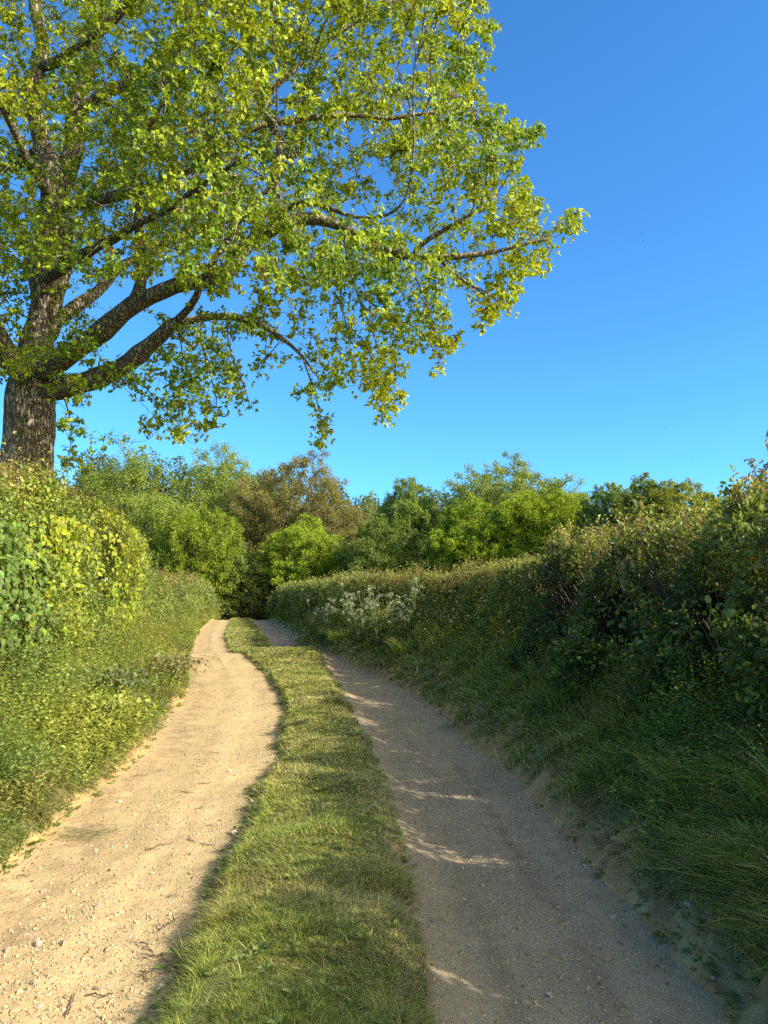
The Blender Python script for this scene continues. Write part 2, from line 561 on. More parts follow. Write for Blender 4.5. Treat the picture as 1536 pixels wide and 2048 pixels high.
def sample_d(n, d0, d1, p):
    """forward distances with density ~ d**-p"""
    u = rng.random(n)
    if abs(p - 1) < 1e-3:
        return d0 * (d1 / d0) ** u
    q = 1 - p
    return (d0 ** q + u * (d1 ** q - d0 ** q)) ** (1 / q)


# ------------------------------------------------------------------- grasses
G_A, G_B, G_STRAW, G_DEEP = (.15, .185, .04), (.21, .23, .055), (.4, .34, .16), (.09, .135, .03)


def grass_cols(n, p2, straw=.14, seed=70, deep=.25):
    c = lerp3(G_A, G_B, np.clip(.5 + .5 * vnoise(p2, .7, seed) + .25 * rng.normal(size=n), 0, 1))
    dk = (rng.random(n) < deep)[:, None]
    c = np.where(dk, np.array(G_DEEP)[None] * (.8 + .4 * rng.random((n, 1))), c)
    st = (rng.random(n) < straw * (1 + 1.2 * vnoise(p2, .45, seed + 3)))[:, None]
    c = np.where(st, np.array(G_STRAW)[None] * (.7 + .5 * rng.random((n, 1))), c)
    return c * (.8 + .4 * rng.random((n, 1)))


def strip_grass():
    bag = Bag()
    n = 260000
    d = sample_d(n, 2.2, 62, 1.75)
    sl, sr = SL(d), SR(d)
    w = sr - sl
    u = rng.random(n)
    x = sl - .015 + u * (w + .02)
    p = np.stack([x, d], 1)
    bare = vnoise(p, .42, 75) + .5 * vnoise(p, .16, 76)
    e = np.minimum(x - sl, (sr - x) * .55)
    keep = (bare > -.95 - .4 * sstep(e, 0, .12) + .55 * (sr - x < .1)) & (rng.random(n) < .45 + .55 * sstep(e, -.02, .06))
    x, d, p, e = x[keep], d[keep], p[keep], e[keep]
    n = len(x)
    z = lane_z(np.clip(x, SL(d) + .01, SR(d) - .01), d) - .004
    tuft = vnoise(p, .34, 77) + .6 * vnoise(p, .11, 78)
    h = (.024 + .02 * rng.random(n) + .03 * np.clip(tuft, 0, 1.5) ** 1.4) * (1 + .3 * (x - SL(d) < .12))
    h = np.where(rng.random(n) < .02, h * 2.0, h)
    wd = np.maximum(.0032, .00105 * d) * (.7 + .6 * rng.random(n))
    ang = rng.random(n) * 2 * math.pi
    lean = np.stack([np.cos(ang), np.sin(ang), np.zeros(n)], 1) * (.3 + .8 * rng.random((n, 1)))
    edge = np.exp(-((x - SL(d)) / .07) ** 2)[:, None]
    edge2 = np.exp(-((SR(d) - x) / .07) ** 2)[:, None]
    lean[:, :1] += -edge * .5 + edge2 * .6
    lean[:, 0] += .5 * vnoise(p, .3, 79); lean[:, 1] += .5 * vnoise(p, .3, 80)
    c = grass_cols(n, p, .22) * np.array([1.25, 1.33, 1.2])
    dry = np.clip(vnoise(p, .55, 81) + .5 * vnoise(p, .2, 82), 0, 1)[:, None] * (.45 + .75 * (1 - sstep(d, 4, 9)))[:, None]
    c = c * (1 - .5 * dry) + np.array([.46, .41, .18])[None] * .5 * dry
    add_blades(bag, np.stack([x, d, z], 1), h, wd, lean, c, .25, 3, c * np.array([1.25, 1.15, 1.0]))
    # flat dead thatch lying between the living blades
    k = rng.random(n) < .34
    m = k.sum()
    a = rng.random(m) * 6.28
    ln = np.stack([np.cos(a), np.sin(a), np.zeros(m)], 1) * (2.5 + 3 * rng.random((m, 1)))
    add_blades(bag, np.stack([x[k], d[k], z[k] + .008], 1), .012 + .012 * rng.random(m), wd[k], ln, np.array(G_STRAW)[None] * (.5 + .6 * rng.random((m, 1))), .6, 2)
    tag(bag.build("grass", M_GRASS), kind="stuff")


def bank_grass(side):
    bag = Bag()
    n = 95000 if side > 0 else 60000
    d = sample_d(n, 2.0, 62, 1.65)
    if side > 0:
        e = .03 + 1.5 * rng.random(n) ** 1.35 * np.minimum(1, OFF_R(d) / 1.5)
        x = RR(d) + e
        dirt = e + .1 * vnoise(np.stack([x, d], 1), .5, 90) - .05 * (1 - sstep(d, 3.6, 6.5))
        keep = rng.random(n) < sstep(dirt, .04, .26)
    else:
        e = .03 + .8 * rng.random(n) ** 1.8
        x = LL(d) - e
        keep = rng.random(n) < .35 + .65 * sstep(d, 9, 20)
        keep &= rng.random(n) < sstep(e + .1 * vnoise(d, .5, 91), .05, .14)
    x, d, e = x[keep], d[keep], e[keep]
    n = len(x)
    p = np.stack([x, d], 1)
    z = lane_z(x, d) - .01
    tuft = np.clip(vnoise(p, .5, 92) + .6 * vnoise(p, .18, 93), -.6, 1.4)
    h = (.06 + .12 * rng.random(n) + .15 * np.clip(tuft, 0, 1.4) ** 1.5) * (.65 + .4 * sstep(e, .2, .8)) if side > 0 else (.08 + .09 * rng.random(n) + .12 * np.clip(tuft, 0, 1.4)) * (1 + .9 * (rng.random(n) < .12) * sstep(e, .2, .5))
    wd = np.maximum(.0055, .0013 * d) * (.5 + 1.0 * rng.random(n))
    a = rng.random(n) * 6.28
    lean = np.stack([np.cos(a), np.sin(a), np.zeros(n)], 1) * (.25 + .5 * rng.random((n, 1)))
    lean *= 1 + .9 * rng.random((n, 1))
    lean[:, 0] -= side * (.1 + .35 * rng.random(n))
    lean[:, 0] += .3 * vnoise(p, .3, 94); lean[:, 1] += .3 * vnoise(p, .3, 95)
    c = grass_cols(n, p, .17 if side > 0 else .1, 96, .3) * (np.array([1.6, 1.62, 1.4]) if side > 0 else np.array([.95, 1.02, .95]))
    add_blades(bag, np.stack([x, d, z], 1), h, wd, lean, c, .38, 4)
    if True:
        m = 7000
        d = sample_d(m, 2.2, 30, 1.5)
        e = .16 + .3 * rng.random(m) + .08 * vnoise(d, .5, 97)
        e = e if side > 0 else .05 + .22 * rng.random(m)
        x = RR(d) + e if side > 0 else LL(d) - e
        k = rng.random(m) < .5 + .5 * vnoise(np.stack([x, d], 1), .4, 98)
        x, d = x[k], d[k]
        m = len(x)
        ln = np.stack([-side * (.9 + .9 * rng.random(m)), .5 * rng.normal(size=m), np.zeros(m)], 1)
        c = lerp3((.3, .24, .11), (.17, .19, .05), rng.random(m)) * rng.uniform(.6, 1.2, (m, 1))
        add_blades(bag, np.stack([x, d, lane_z(x, d) - .005], 1), .07 + .12 * rng.random(m), np.maximum(.005, .0011 * d), ln, c, 1.0 + .5 * rng.random(m), 4)
    tag(bag.build("grass", M_GRASS), kind="stuff")


strip_grass()
bank_grass(1)
bank_grass(-1)


# --------------------------------------------------- leafy growth on the banks
def plant_stems(bag, wood, root, height, lean, n_leaf, lsize, col, tmpl=T_SIMPLE, wfrac=.55, bare=.1, drop=.25):
    """upright herb stems with leaves in spirals: root (N,3), height (N,), lean (N,3), col (N,3)"""
    n = len(root)
    tip = root + lean * height[:, None] + np.array([0, 0, 1.0]) * height[:, None]
    for k in range(n_leaf):
        s = bare + (1 - bare) * (k + .5 * rng.random(n)) / n_leaf
        pos = root + lean * (height * s ** 1.6)[:, None] + np.array([0, 0, 1.0]) * (height * s)[:, None]
        a = k * 2.4 + rng.random(n) * 1.2 + root[:, 0] * 37
        ax = np.stack([np.cos(a), np.sin(a), .15 - drop * rng.random(n) + .5 * s], 1)
        nr = np.array([0, 0, 1.0])[None] + .45 * rng.normal(size=(n, 3))
        sz = lsize * (1.15 - .55 * s) * (.7 + .6 * rng.random(n))
        add_leaves(bag, pos, ax, nr, sz, sz * wfrac, col * (.8 + .4 * rng.random((n, 1))) * (1 + .25 * s[:, None] * np.array([1.1, .9, .2])[None]), tmpl)
    if wood is not None:
        w = np.maximum(.0022, .0006 * root[:, 1])
        add_blades(wood, root, height, w, lean, col * .8, 0.0, 2)


def undergrowth(side):
    bag = Bag()
    n = 11500 if side < 0 else 9000
    d = sample_d(n, 2.3, 56, 1.35)
    off = OFF_L(d) if side < 0 else OFF_R(d)
    t = rng.random(n)
    lo = .03 if side < 0 else .3
    e = lo + t * np.maximum(off + .35 - lo, .3)
    x = LL(d) - e if side < 0 else RR(d) + e
    p = np.stack([x, d], 1)
    z = lane_z(x, d)
    tt = np.clip(e / (off + .2), 0, 1)
    h = (.12 + .72 * tt ** 1.05) if side < 0 else (.06 + .42 * tt ** 2)
    h = h * (.6 + .75 * rng.random(n) ** 1.3 + .35 * vnoise(p, .7, 101)) * (1 + .35 * sstep(d, 20, 30))
    if side > 0:
        keep = rng.random(n) < .4 + .6 * sstep(tt, .3, .65)
        x, d, p, z, tt, h = x[keep], d[keep], p[keep], z[keep], tt[keep], h[keep]
    n = len(x)
    kindn = vnoise(p, 1.3, 102) + .5 * vnoise(p, .5, 103) + .3 * rng.normal(size=n)
    c = np.empty((n, 3))
    c[:] = (.18, .24, .05)
    c[kindn > .25] = (.25, .29, .06)
    c[kindn < -.45] = (.22, .21, .065)
    blue = vnoise(p, .9, 104) > .45
    c[blue] = (.16, .23, .06)
    c *= (.8 + .4 * rng.random((n, 1)))
    lean = np.stack([-side * (.1 + .35 * rng.random(n)), .25 * rng.normal(size=n), np.zeros(n)], 1)
    lean[:, 1] -= .1
    ls = np.maximum(.035, .004 * d ** .9) * (1 + .35 * (kindn > .25))
    root = np.stack([x, d, z - .01], 1)
    near = d < 9
    for sel, nl, tm in ((near, 15, T_BROAD), (~near, 12, T_SIMPLE)):
        plant_stems(bag, bag, root[sel], h[sel], lean[sel], nl, ls[sel], c[sel], tm, .52)
    tag(bag.build("undergrowth", M_LEAF), kind="stuff")


undergrowth(-1)
undergrowth(1)


# -------------------------------------------------------------------- hedges
def outline(phi, a, H, n=3.6):
    c, s = np.cos(phi), np.sin(phi)
    return -a * np.sign(c) * np.abs(c) ** (2 / n), H * np.abs(s) ** (2 / n)


def hedge(label, side, d0, d1, hfun, thick, n_spray, per, lsize, palette, tips, dens_p=1.0, n_core=9000, n_stem=260, lump=.16, tmpl=T_SIMPLE, seed=0, group=None, sprays_up=.35, shoots=900, shoot_len=.22, blossom=0, face_hug=0.0, core_top=1.0, gaps=0):
    dm = (d0 + d1) / 2
    hx = (lambda d: HL(d) - thick / 2) if side < 0 else (lambda d: HR(d) + thick / 2)
    gz = lambda d: base_z(d) + (.3 if side < 0 else .45)
    root = empty("hedge", (float(hx(np.array([dm]))[0]), dm, float(gz(np.array([dm]))[0])), label, "hedge", group)
    org = np.array(root.location)
    a = thick / 2

    def surf(d, phi, inset=0.0):
        H = hfun(d) - gz(d) + base_z(d)
        endr = np.minimum(sstep(d, d0 - .05, d0 + .5), 1 - .75 * sstep(d, d1 - .9, d1))
        ox, oz = outline(phi, a * (.55 + .45 * endr), H * (.45 + .55 * endr))
        ox = ox * (1.06 - .1 * oz / np.maximum(H, .1))
        sx = -side * ox * -1.0
        c = hx(d)
        pos = np.stack([c + sx * 1.0, d, gz(d) - .12 + oz], 1)
        nr = np.stack([np.sign(sx) * np.abs(np.cos(phi)) ** .6, .0 * d, np.abs(np.sin(phi)) ** 1.6], 1)
        nr[:, 1] += -.0
        return pos, unit(nr)

    def hole(p):
        t = (p[:, 0] - hx(p[:, 1])) / SUN_DIR[0]
        g = np.stack([p[:, 1] - t * SUN_DIR[1], (p[:, 2] - t * math.tan(SUN_EL)) * 1.1], 1)
        v = vnoise(g * [1, .8], .34, seed + 50) + .8 * vnoise(g, .13, seed + 51)
        return v > gaps - .5 * np.exp(-((g[:, 1] / 1.1 - 1.78) / .28) ** 2)

    # phi: 0 = lane-side foot, pi/2 = crest, pi = field-side foot
    bag = Bag()
    tab = np.linspace(.02, math.pi - .02, 400)
    ox, oz = outline(tab, a, 2.2)
    cum = np.concatenate([[0], np.cumsum(np.hypot(np.diff(ox), np.diff(oz)))])
    n = n_spray
    u = rng.random(n)
    u = np.where(rng.random(n) < .55, u * .62, u)          # more growth modelled on the lane side and crest
    phi = np.interp(u * cum[-1], cum, tab)
    d = sample_d(n, d0, d1, dens_p)
    pos, nr = surf(d, phi)
    q = pos.copy()
    if gaps:
        keep = ~hole(pos)
        pos, nr, phi, d = pos[keep], nr[keep], phi[keep], d[keep]
        n, q = len(pos), pos.copy()
    l1 = fbm(q, .75, seed + 1) * lump * 1.5 + fbm(q, .22, seed + 2, 2) * lump * .7
    dep = rng.exponential(.07, n)
    pos = pos + nr * (l1 - dep)[:, None]
    mixn = vnoise(q, 1.1, seed + 3) + .5 * vnoise(q, .4, seed + 4) + .35 * rng.normal(size=n)
    cols = np.empty((n, 3))
    cols[:] = palette[0]
    cols[mixn > .3] = palette[1]
    cols[mixn < -.4] = palette[2]
    crest = np.clip((np.sin(phi) - .86) / .14, 0, 1) * (pos[:, 2] > gz(d) + .72 * hfun(d) - .4)
    isred = rng.random(n) < tips[1] * crest * (.6 + .8 * (vnoise(q, .8, seed + 6) > -.1))
    cols[isred] = tips[0]
    cols *= (.75 + .5 * rng.random((n, 1)))
    tw = unit(nr * .9 + rng.normal(size=(n, 3)) * .55 + np.array([0, 0, sprays_up]))
    ls = np.maximum(lsize, .0031 * d) * (.7 + .5 * rng.random(n)) * (1 + .3 * np.clip(vnoise(q, .6, seed + 8), -.6, 1))
    sl = ls * 2.6
    for k in range(per):
        s = (k + .6 * rng.random(n)) / per
        pp = pos + tw * (sl * s)[:, None] + rng.normal(size=(n, 3)) * (ls * .25)[:, None]
        az = rand_dirs(n)
        ax = unit(tw * .45 + az * .9 - np.array([0, 0, face_hug]) * 1.0)
        nn = unit(nr * .8 + np.array([0, 0, .55]) + rng.normal(size=(n, 3)) * .55)
        sz = ls * (1 - .3 * s) * (.75 + .5 * rng.random(n))
        add_leaves(bag, pp, ax, nn, sz, sz * .68, cols * (.8 + .4 * rng.random((n, 1))), tmpl)
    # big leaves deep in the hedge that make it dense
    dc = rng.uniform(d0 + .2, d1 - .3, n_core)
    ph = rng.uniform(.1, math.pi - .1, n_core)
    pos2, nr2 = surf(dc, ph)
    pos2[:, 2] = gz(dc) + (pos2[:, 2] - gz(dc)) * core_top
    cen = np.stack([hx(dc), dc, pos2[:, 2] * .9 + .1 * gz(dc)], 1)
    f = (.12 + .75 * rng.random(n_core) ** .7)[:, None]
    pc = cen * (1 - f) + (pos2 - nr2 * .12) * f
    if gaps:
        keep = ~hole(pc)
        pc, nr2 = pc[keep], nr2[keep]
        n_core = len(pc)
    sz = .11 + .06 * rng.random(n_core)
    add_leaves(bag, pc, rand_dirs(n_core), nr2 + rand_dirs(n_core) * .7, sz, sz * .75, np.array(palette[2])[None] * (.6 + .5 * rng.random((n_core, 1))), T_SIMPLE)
    bag.build("foliage", M_LEAF, root, origin=org)
    # stems and the young shoots that stick out of the clipped top
    wood = Bag()
    lv = Bag()
    for _ in range(n_stem):
        dd = np.array([rng.uniform(d0, d1)])
        P, Nn = surf(dd, np.array([rng.uniform(.35, 2.4)]))
        b = np.array([hx(dd)[0] + rng.normal() * .12, dd[0] + rng.normal() * .25, gz(dd)[0] - .1])
        e = P[0]
        mid = b * .45 + e * .55 + rng.normal(size=3) * .08 + np.array([0, 0, .12])
        tt = np.linspace(0, 1, 5)[:, None]
        pts = b * (1 - tt) ** 2 + 2 * mid * tt * (1 - tt) + e * tt ** 2
        add_tube(wood, pts, np.linspace(.016, .004, 5), 4, np.array([.11, .08, .055]) * rng.uniform(.6, 1.3))
    ds = sample_d(shoots, d0, d1, dens_p)
    P, Nn = surf(ds, rng.normal(1.45, .3, shoots).clip(.6, 2.4))
    ln = (.1 + shoot_len * rng.random(shoots) ** 2) * (1 + .8 * np.clip(vnoise(ds, .8, seed + 9), -.6, 1))
    tdir = unit(np.array([0, 0, 1.0])[None] + rng.normal(size=(shoots, 3)) * .35 + Nn * .3)
    thin = np.maximum(.0025, .0005 * ds)
    add_blades(wood, P, ln, thin, tdir * [1, 1, 0], np.array([.16, .085, .05])[None] * (.7 + .6 * rng.random((shoots, 1))), 0, 2)
    red = (rng.random(shoots) < tips[1])[:, None]
    cc = np.where(red, np.array(tips[0])[None], np.array(palette[1])[None]) * (.75 + .5 * rng.random((shoots, 1)))
    for k in range(6):
        s = (.35 + .65 * (k + rng.random(shoots)) / 6)
        pp = P + (tdir * [1, 1, 0] * (s ** 1.7)[:, None] + np.array([0, 0, 1.0]) * s[:, None]) * ln[:, None]
        lz = np.maximum(lsize, .0028 * ds) * (.55 + .4 * rng.random(shoots))
        add_leaves(lv, pp, rand_dirs(shoots) + np.array([0, 0, .35]), np.array([0, 0, 1.0])[None] + rand_dirs(shoots) * .8, lz, lz * .62, cc * (.8 + .4 * rng.random((shoots, 1))), T_SIMPLE)
    wood.build("branches", M_WOOD, root, origin=org)
    lv.build("young_shoots", M_LEAF, root, origin=org)
    if blossom:
        fb = Bag()
        dd = rng.uniform(d0, min(d1, d0 + 14), blossom)
        P, Nn = surf(dd, rng.uniform(.25, 1.3, blossom))
        P = P + Nn * .09
        for k in range(14):
            off = rng.normal(size=(blossom, 3)) * .028
            add_leaves(fb, P + off, rand_dirs(blossom), Nn + rand_dirs(blossom) * .6, .016, .016, np.array([.75, .74, .66]), T_SIMPLE)
        fb.build("blossom", M_PETAL, root, origin=org)
    return root, surf


H_NEAR_L = lambda d: np.interp(d, [0, 3, 6.6, 11, 15, 19, 22], [2.5, 2.6, 2.75, 2.97, 3.1, 3.05, 2.7]) + .07 * vnoise(d, 1.2, 201)
H_FAR_L = lambda d: np.interp(d, [20, 24, 30, 40, 52, 70], [2.0, 2.0, 2.05, 2.15, 2.1, 2.0]) + .06 * vnoise(d, 2.0, 202)
H_NEAR_R = lambda d: np.interp(d, [0, 5, 8, 10, 10.8], [2.0, 2.06, 2.16, 2.28, 2.12]) + .12 * vnoise(d + 2.3, 1.25, 207) + .09 * vnoise(d, .4, 205)
H_FAR_R = lambda d: np.interp(d, [11, 14, 20, 32, 46, 70], [2.05, 1.95, 1.95, 1.98, 1.93, 1.93]) + .035 * vnoise(d, 2.0, 204)
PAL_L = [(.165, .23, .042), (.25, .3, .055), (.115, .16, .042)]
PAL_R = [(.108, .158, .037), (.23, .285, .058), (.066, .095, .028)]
TIP_L = ((.26, .2, .085), .38)
TIP_R = ((.26, .215, .085), .28)

h1, surf_nl = hedge("tall sunlit mixed hedge on the left bank, draped with climbers, oak trunk rising behind", -1, 2.2, 21.5, H_NEAR_L, 1.25, 30000, 7, .058, PAL_L, TIP_L, 1.2, 13000, 420, .27, T_SIMPLE, 300, shoots=2200, blossom=26, sprays_up=.15, shoot_len=.32)
h2, surf_fl = hedge("low rounded hedge beyond the tall left one, bulging over the far left track edge", -1, 21.0, 62, H_FAR_L, 1.3, 15000, 7, .07, [(.17, .22, .05), (.22, .26, .06), (.13, .16, .05)], ((.22, .18, .065), .4), 1.1, 15000, 160, .3, T_SIMPLE, 330, shoots=3200, shoot_len=.4)
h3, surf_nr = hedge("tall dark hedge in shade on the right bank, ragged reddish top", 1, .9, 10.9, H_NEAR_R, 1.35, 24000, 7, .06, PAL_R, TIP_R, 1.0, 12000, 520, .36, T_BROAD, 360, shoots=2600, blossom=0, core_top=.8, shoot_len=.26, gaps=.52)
h4, surf_fr = hedge("lower neatly clipped hedge with flat russet top, curving away on the right", 1, 10.5, 62, H_FAR_R, 1.25, 22000, 7, .055, [(.155, .205, .05), (.22, .26, .058), (.11, .145, .04)], ((.24, .215, .075), .3), 1.3, 17000, 240, .16, T_SIMPLE, 390, shoots=3600, gaps=.8)


# ------------------------------------------------------- climbers on the hedge
def climber(label, dlo, dhi, zlo, zhi, n_strand, lsize, col, seed, wander=.25):
    r = np.random.default_rng(seed)
    dm = (dlo + dhi) / 2
    org = np.array([float(HL(np.array([dm]))[0]), dm, .4])
    root = empty("climbing_vine", org, label, "climber", "climbers draped on the left hedge")
    lv, st = Bag(), Bag()
    n = n_strand * 46
    d = r.normal((dlo + dhi) / 2, (dhi - dlo) / 2.5, n)
    z = zlo + (zhi - zlo) * np.clip(r.beta(1.5, 1.3, n) * 1.1 - .03, -.05, 1.05)
    g = np.stack([d * 2.2, z], 1)
    keep = (vnoise(g, .5, seed) + .6 * vnoise(g, .2, seed + 1) > r.uniform(-.7, .35, n)) & (z < H_NEAR_L(d) + .05)
    d, z = d[keep], z[keep]
    n = len(d)

    def face(d, z):
        t = np.clip((z - .3) / (H_NEAR_L(d) - .3), 0, 1)
        return HL(d) + .12 + .14 * vnoise(np.stack([d, z], 1), .5, seed + 2) - .45 * np.clip((t - .75) / .25, 0, 1) ** 2
    P = np.stack([face(d, z) + r.exponential(.05, n), d, z], 1)
    ax = np.stack([.3 + .35 * r.normal(size=n), .75 * r.normal(size=n), -.8 + .6 * r.normal(size=n)], 1)
    nn = np.stack([1 + 0 * d, -.3 + .45 * r.normal(size=n), .45 + .45 * r.normal(size=n)], 1)
    sz = lsize * r.uniform(.55, 1.25, n)
    cc = np.array(col)[None] * r.uniform(.6, 1.2, (n, 1)) * (1 + .1 * r.normal(size=(n, 3)))
    add_leaves(lv, P, ax, nn, sz, sz * .85, cc, T_HEART)
    for _ in range(n_strand // 2):
        zz = np.sort(r.uniform(zlo, zhi, 9)); dd = r.uniform(dlo, dhi) + np.cumsum(r.normal(size=9)) * .07
        add_tube(st, np.stack([face(dd, zz) + .03, dd, zz], 1), .003, 3, (.13, .13, .05))
    lv.build("leaves", M_LEAF, root, origin=org)
    st.build("stems", M_WOOD, root, origin=org)


climber("broad curtain of glossy yellow-green heart-shaped leaves in the middle of the hedge face", 8.0, 9.4, 1.0, 2.3, 56, .07, (.25, .31, .02), 501)
climber("narrow column of bright yellow-green heart leaves near the hedge's far end", 12.0, 16.2, .95, 3.0, 84, .075, (.25, .31, .02), 502)
climber("darker green large-leaved vine at the left picture edge of the hedge", 6.3, 7.5, 1.0, 2.1, 34, .07, (.12, .2, .032), 503)


# ------------------------------------------------------------------- the oak
def grow_oak():
    D0 = 13.5
    r = np.random.default_rng(21)
    nodes, parent, rmin = [], [], []

    def limb(pts, r0, r1, start=None):
        """pts: (px, py, depth) polyline in the photo, resampled every ~0.22 m; start: index of node to leave from"""
        P = np.array([at(*p) for p in pts])
        seg = np.linalg.norm(np.diff(P, axis=0), axis=1)
        cum = np.concatenate([[0], np.cumsum(seg)])
        m = max(2, int(cum[-1] / .22))
        s = np.linspace(0, cum[-1], m + 1)
        fine = np.linspace(0, cum[-1], 400)
        Q = np.stack([np.interp(fine, cum, P[:, k]) for k in range(3)], 1)
        kw = max(5, int(400 * .5 / max(cum[-1], 1)) | 1)
        ker = np.hanning(kw + 2)[1:-1]; ker /= ker.sum()
        Qs = np.stack([np.convolve(np.pad(Q[:, k], kw // 2, mode="edge"), ker, "valid") for k in range(3)], 1)
        S = np.stack([np.interp(s, fine, Qs[:, k]) for k in range(3)], 1)
        S += (.06 * np.stack([vnoise(S, .55, 600 + k) for k in range(3)], 1) + .03 * np.stack([vnoise(S, .22, 610 + k) for k in range(3)], 1)) * np.minimum(1, s / .6)[:, None]
        idx = []
        for i, q in enumerate(S):
            rr = r0 + (r1 - r0) * i / m
            if i == 0 and start is not None:
                idx.append(start)
                continue
            nodes.append(q); rmin.append(rr)
            parent.append(idx[-1] if idx else -1)
            idx.append(len(nodes) - 1)
        return idx

    def near(px, py, dep):
        q = at(px, py, dep)
        return int(np.argmin(np.linalg.norm(np.array(nodes) - q, axis=1)))

    trunk = limb([(38, 1180, D0), (46, 1060, D0), (52, 930, D0), (58, 840, D0), (60, 760, D0)], .5, .42)
    f = trunk[-1]
    lead = limb([(60, 760, D0), (70, 700, 13.6), (96, 610, 13.8), (84, 530, 13.7), (106, 440, 13.6), (112, 370, 13.4), (84, 280, 13.5), (62, 190, 13.4), (88, 90, 13.5), (70, 0, 13.4), (100, -130, 13.3), (60, -330, 13.2)], .3, .02, f)
    near_ = lambda *a: near(*a)
    lead2 = limb([(60, 760, D0), (92, 640, 14.3), (128, 520, 14.5), (112, 400, 14.7), (150, 290, 14.6), (150, 210, 14.6), (186, 110, 14.5), (190, 10, 14.4), (260, -170, 14.3), (330, -340, 14.2)], .25, .06, f)
    left = limb([(60, 760, D0), (14, 715, 13.3), (-40, 620, 13.2), (-140, 480, 13.1), (-300, 360, 12.9), (-480, 260, 12.7)], .24, .05, f)
    left2 = limb([(14, 715, 13.3), (-120, 640, 14.2), (-330, 560, 15.0), (-540, 500, 15.6)], .14, .04, left[3])
    A = limb([(62, 800, D0), (118, 782, 13.3), (165, 768, 13.1), (215, 752, 12.9), (262, 722, 12.7), (302, 690, 12.5), (336, 654, 12.4), (352, 642, 12.3)], .2, .12, trunk[-2])
    limb([(352, 642, 12.3), (398, 636, 12.2), (450, 634, 12.1), (510, 638, 12.0), (560, 676, 11.9), (605, 712, 11.8), (628, 760, 11.8)], .075, .015, A[-1])
    limb([(352, 642, 12.3), (392, 596, 11.8), (430, 510, 11.4), (500, 410, 11.0), (570, 340, 10.7)], .07, .02, A[-2])
    B = limb([(60, 760, D0), (82, 742, 13.2), (156, 700, 12.8), (220, 645, 12.5), (270, 600, 12.3), (345, 576, 12.1), (425, 556, 12.0), (469, 534, 11.9), (492, 484, 11.9), (540, 462, 11.8), (600, 434, 11.7), (680, 448, 11.6), (750, 490, 11.5), (812, 514, 11.4), (860, 518, 11.3), (970, 514, 11.2), (1050, 492, 11.1), (1110, 472, 11.1)], .2, .018, f)
    B2 = limb([(270, 608, 12.3), (291, 560, 12.1), (282, 490, 12.0), (273, 430, 11.8), (262, 350, 11.5), (290, 260, 11.2), (330, 190, 11.0)], .1, .03, near(270, 608, 12.3))
    B3 = limb([(540, 462, 11.8), (545, 390, 11.7), (562, 285, 11.8), (520, 220, 11.9), (542, 180, 12.0), (610, 110, 12.1), (690, 60, 12.2), (790, 0, 12.3)], .085, .02, near(540, 462, 11.8))
    B4 = limb([(810, 514, 11.4), (842, 483, 11.3), (877, 475, 11.2), (895, 455, 11.1), (926, 444, 11.0), (1000, 380, 10.9)], .05, .015, near(812, 514, 11.4))
    B5 = limb([(873, 526, 11.3), (912, 553, 11.2), (962, 580, 11.1), (988, 622, 11.0)], .035, .012, near(873, 518, 11.3))
    C = limb([(90, 640, 13.7), (117, 636, 14.2), (195, 582, 14.8), (236, 540, 15.2), (300, 500, 15.8), (400, 450, 16.4), (540, 420, 17.0), (700, 400, 17.3)], .13, .03, near(88, 640, 13.7))
    Dl = limb([(100, 420, 13.6), (200, 395, 13.0), (330, 365, 12.6), (430, 300, 12.4), (520, 245, 12.4), (658, 236, 12.5), (760, 232, 12.6), (854, 236, 12.6), (940, 215, 12.7)], .11, .02, near(104, 410, 13.6))
    E = limb([(150, 230, 14.6), (234, 174, 14.3), (290, 146, 14.1), (328, 100, 14.0), (392, 30, 13.8), (480, -60, 13.6), (600, -140, 13.4), (740, -200, 13.2)], .11, .03, near(150, 240, 14.6))
    G = limb([(540, 440, 11.8), (600, 398, 11.2), (660, 416, 10.8), (722, 440, 10.5), (800, 420, 10.2)], .06, .015, near(542, 440, 11.8))
    limb([(92, 560, 13.7), (180, 500, 12.4), (300, 440, 11.0), (420, 360, 9.9), (520, 300, 9.2)], .11, .025, near(92, 550, 13.7))
    limb([(104, 400, 13.6), (60, 330, 12.4), (0, 200, 11.2), (-60, 60, 10.3)], .1, .03, near(104, 400, 13.6))
    limb([(80, 140, 13.4), (200, 60, 12.4), (330, -60, 11.4), (460, -150, 10.8)], .1, .03, near(80, 140, 13.4))
    limb([(120, 430, 14.6), (220, 360, 15.8), (360, 280, 17.0), (520, 200, 17.8)], .11, .03, near(120, 430, 14.6))
    limb([(92, 290, 13.5), (10, 340, 14.6), (-120, 300, 15.8), (-280, 220, 16.6)], .1, .03, near(92, 290, 13.5))
    # thin pendulous twigs along the lower edge of the crown
    for pts in ([(600, 712, 11.8), (622, 770, 11.7), (640, 830, 11.7), (650, 888, 11.7)], [(450, 632, 12.1), (462, 700, 12.0), (482, 760, 11.9), (500, 806, 11.9)],
                [(352, 642, 12.3), (372, 730, 12.2), (356, 800, 12.2), (372, 885, 12.2)], [(398, 636, 12.2), (415, 730, 12.1), (428, 790, 12.1), (432, 830, 12.1)],
                [(215, 752, 12.9), (300, 770, 12.5), (330, 830, 12.4), (318, 870, 12.4)], [(810, 514, 11.4), (850, 600, 11.3), (872, 660, 11.3), (885, 735, 11.3)],
                [(680, 448, 11.6), (720, 600, 11.5), (760, 700, 11.5), (768, 830, 11.5)], [(680, 448, 11.6), (690, 620, 11.5), (705, 720, 11.5), (735, 790, 11.5)],
                [(962, 580, 11.1), (1000, 600, 11.0), (1018, 630, 11.0)], [(560, 676, 11.9), (530, 720, 11.9), (522, 742, 11.9)], [(118, 782, 13.3), (150, 850, 13.2), (140, 920, 13.2)]):
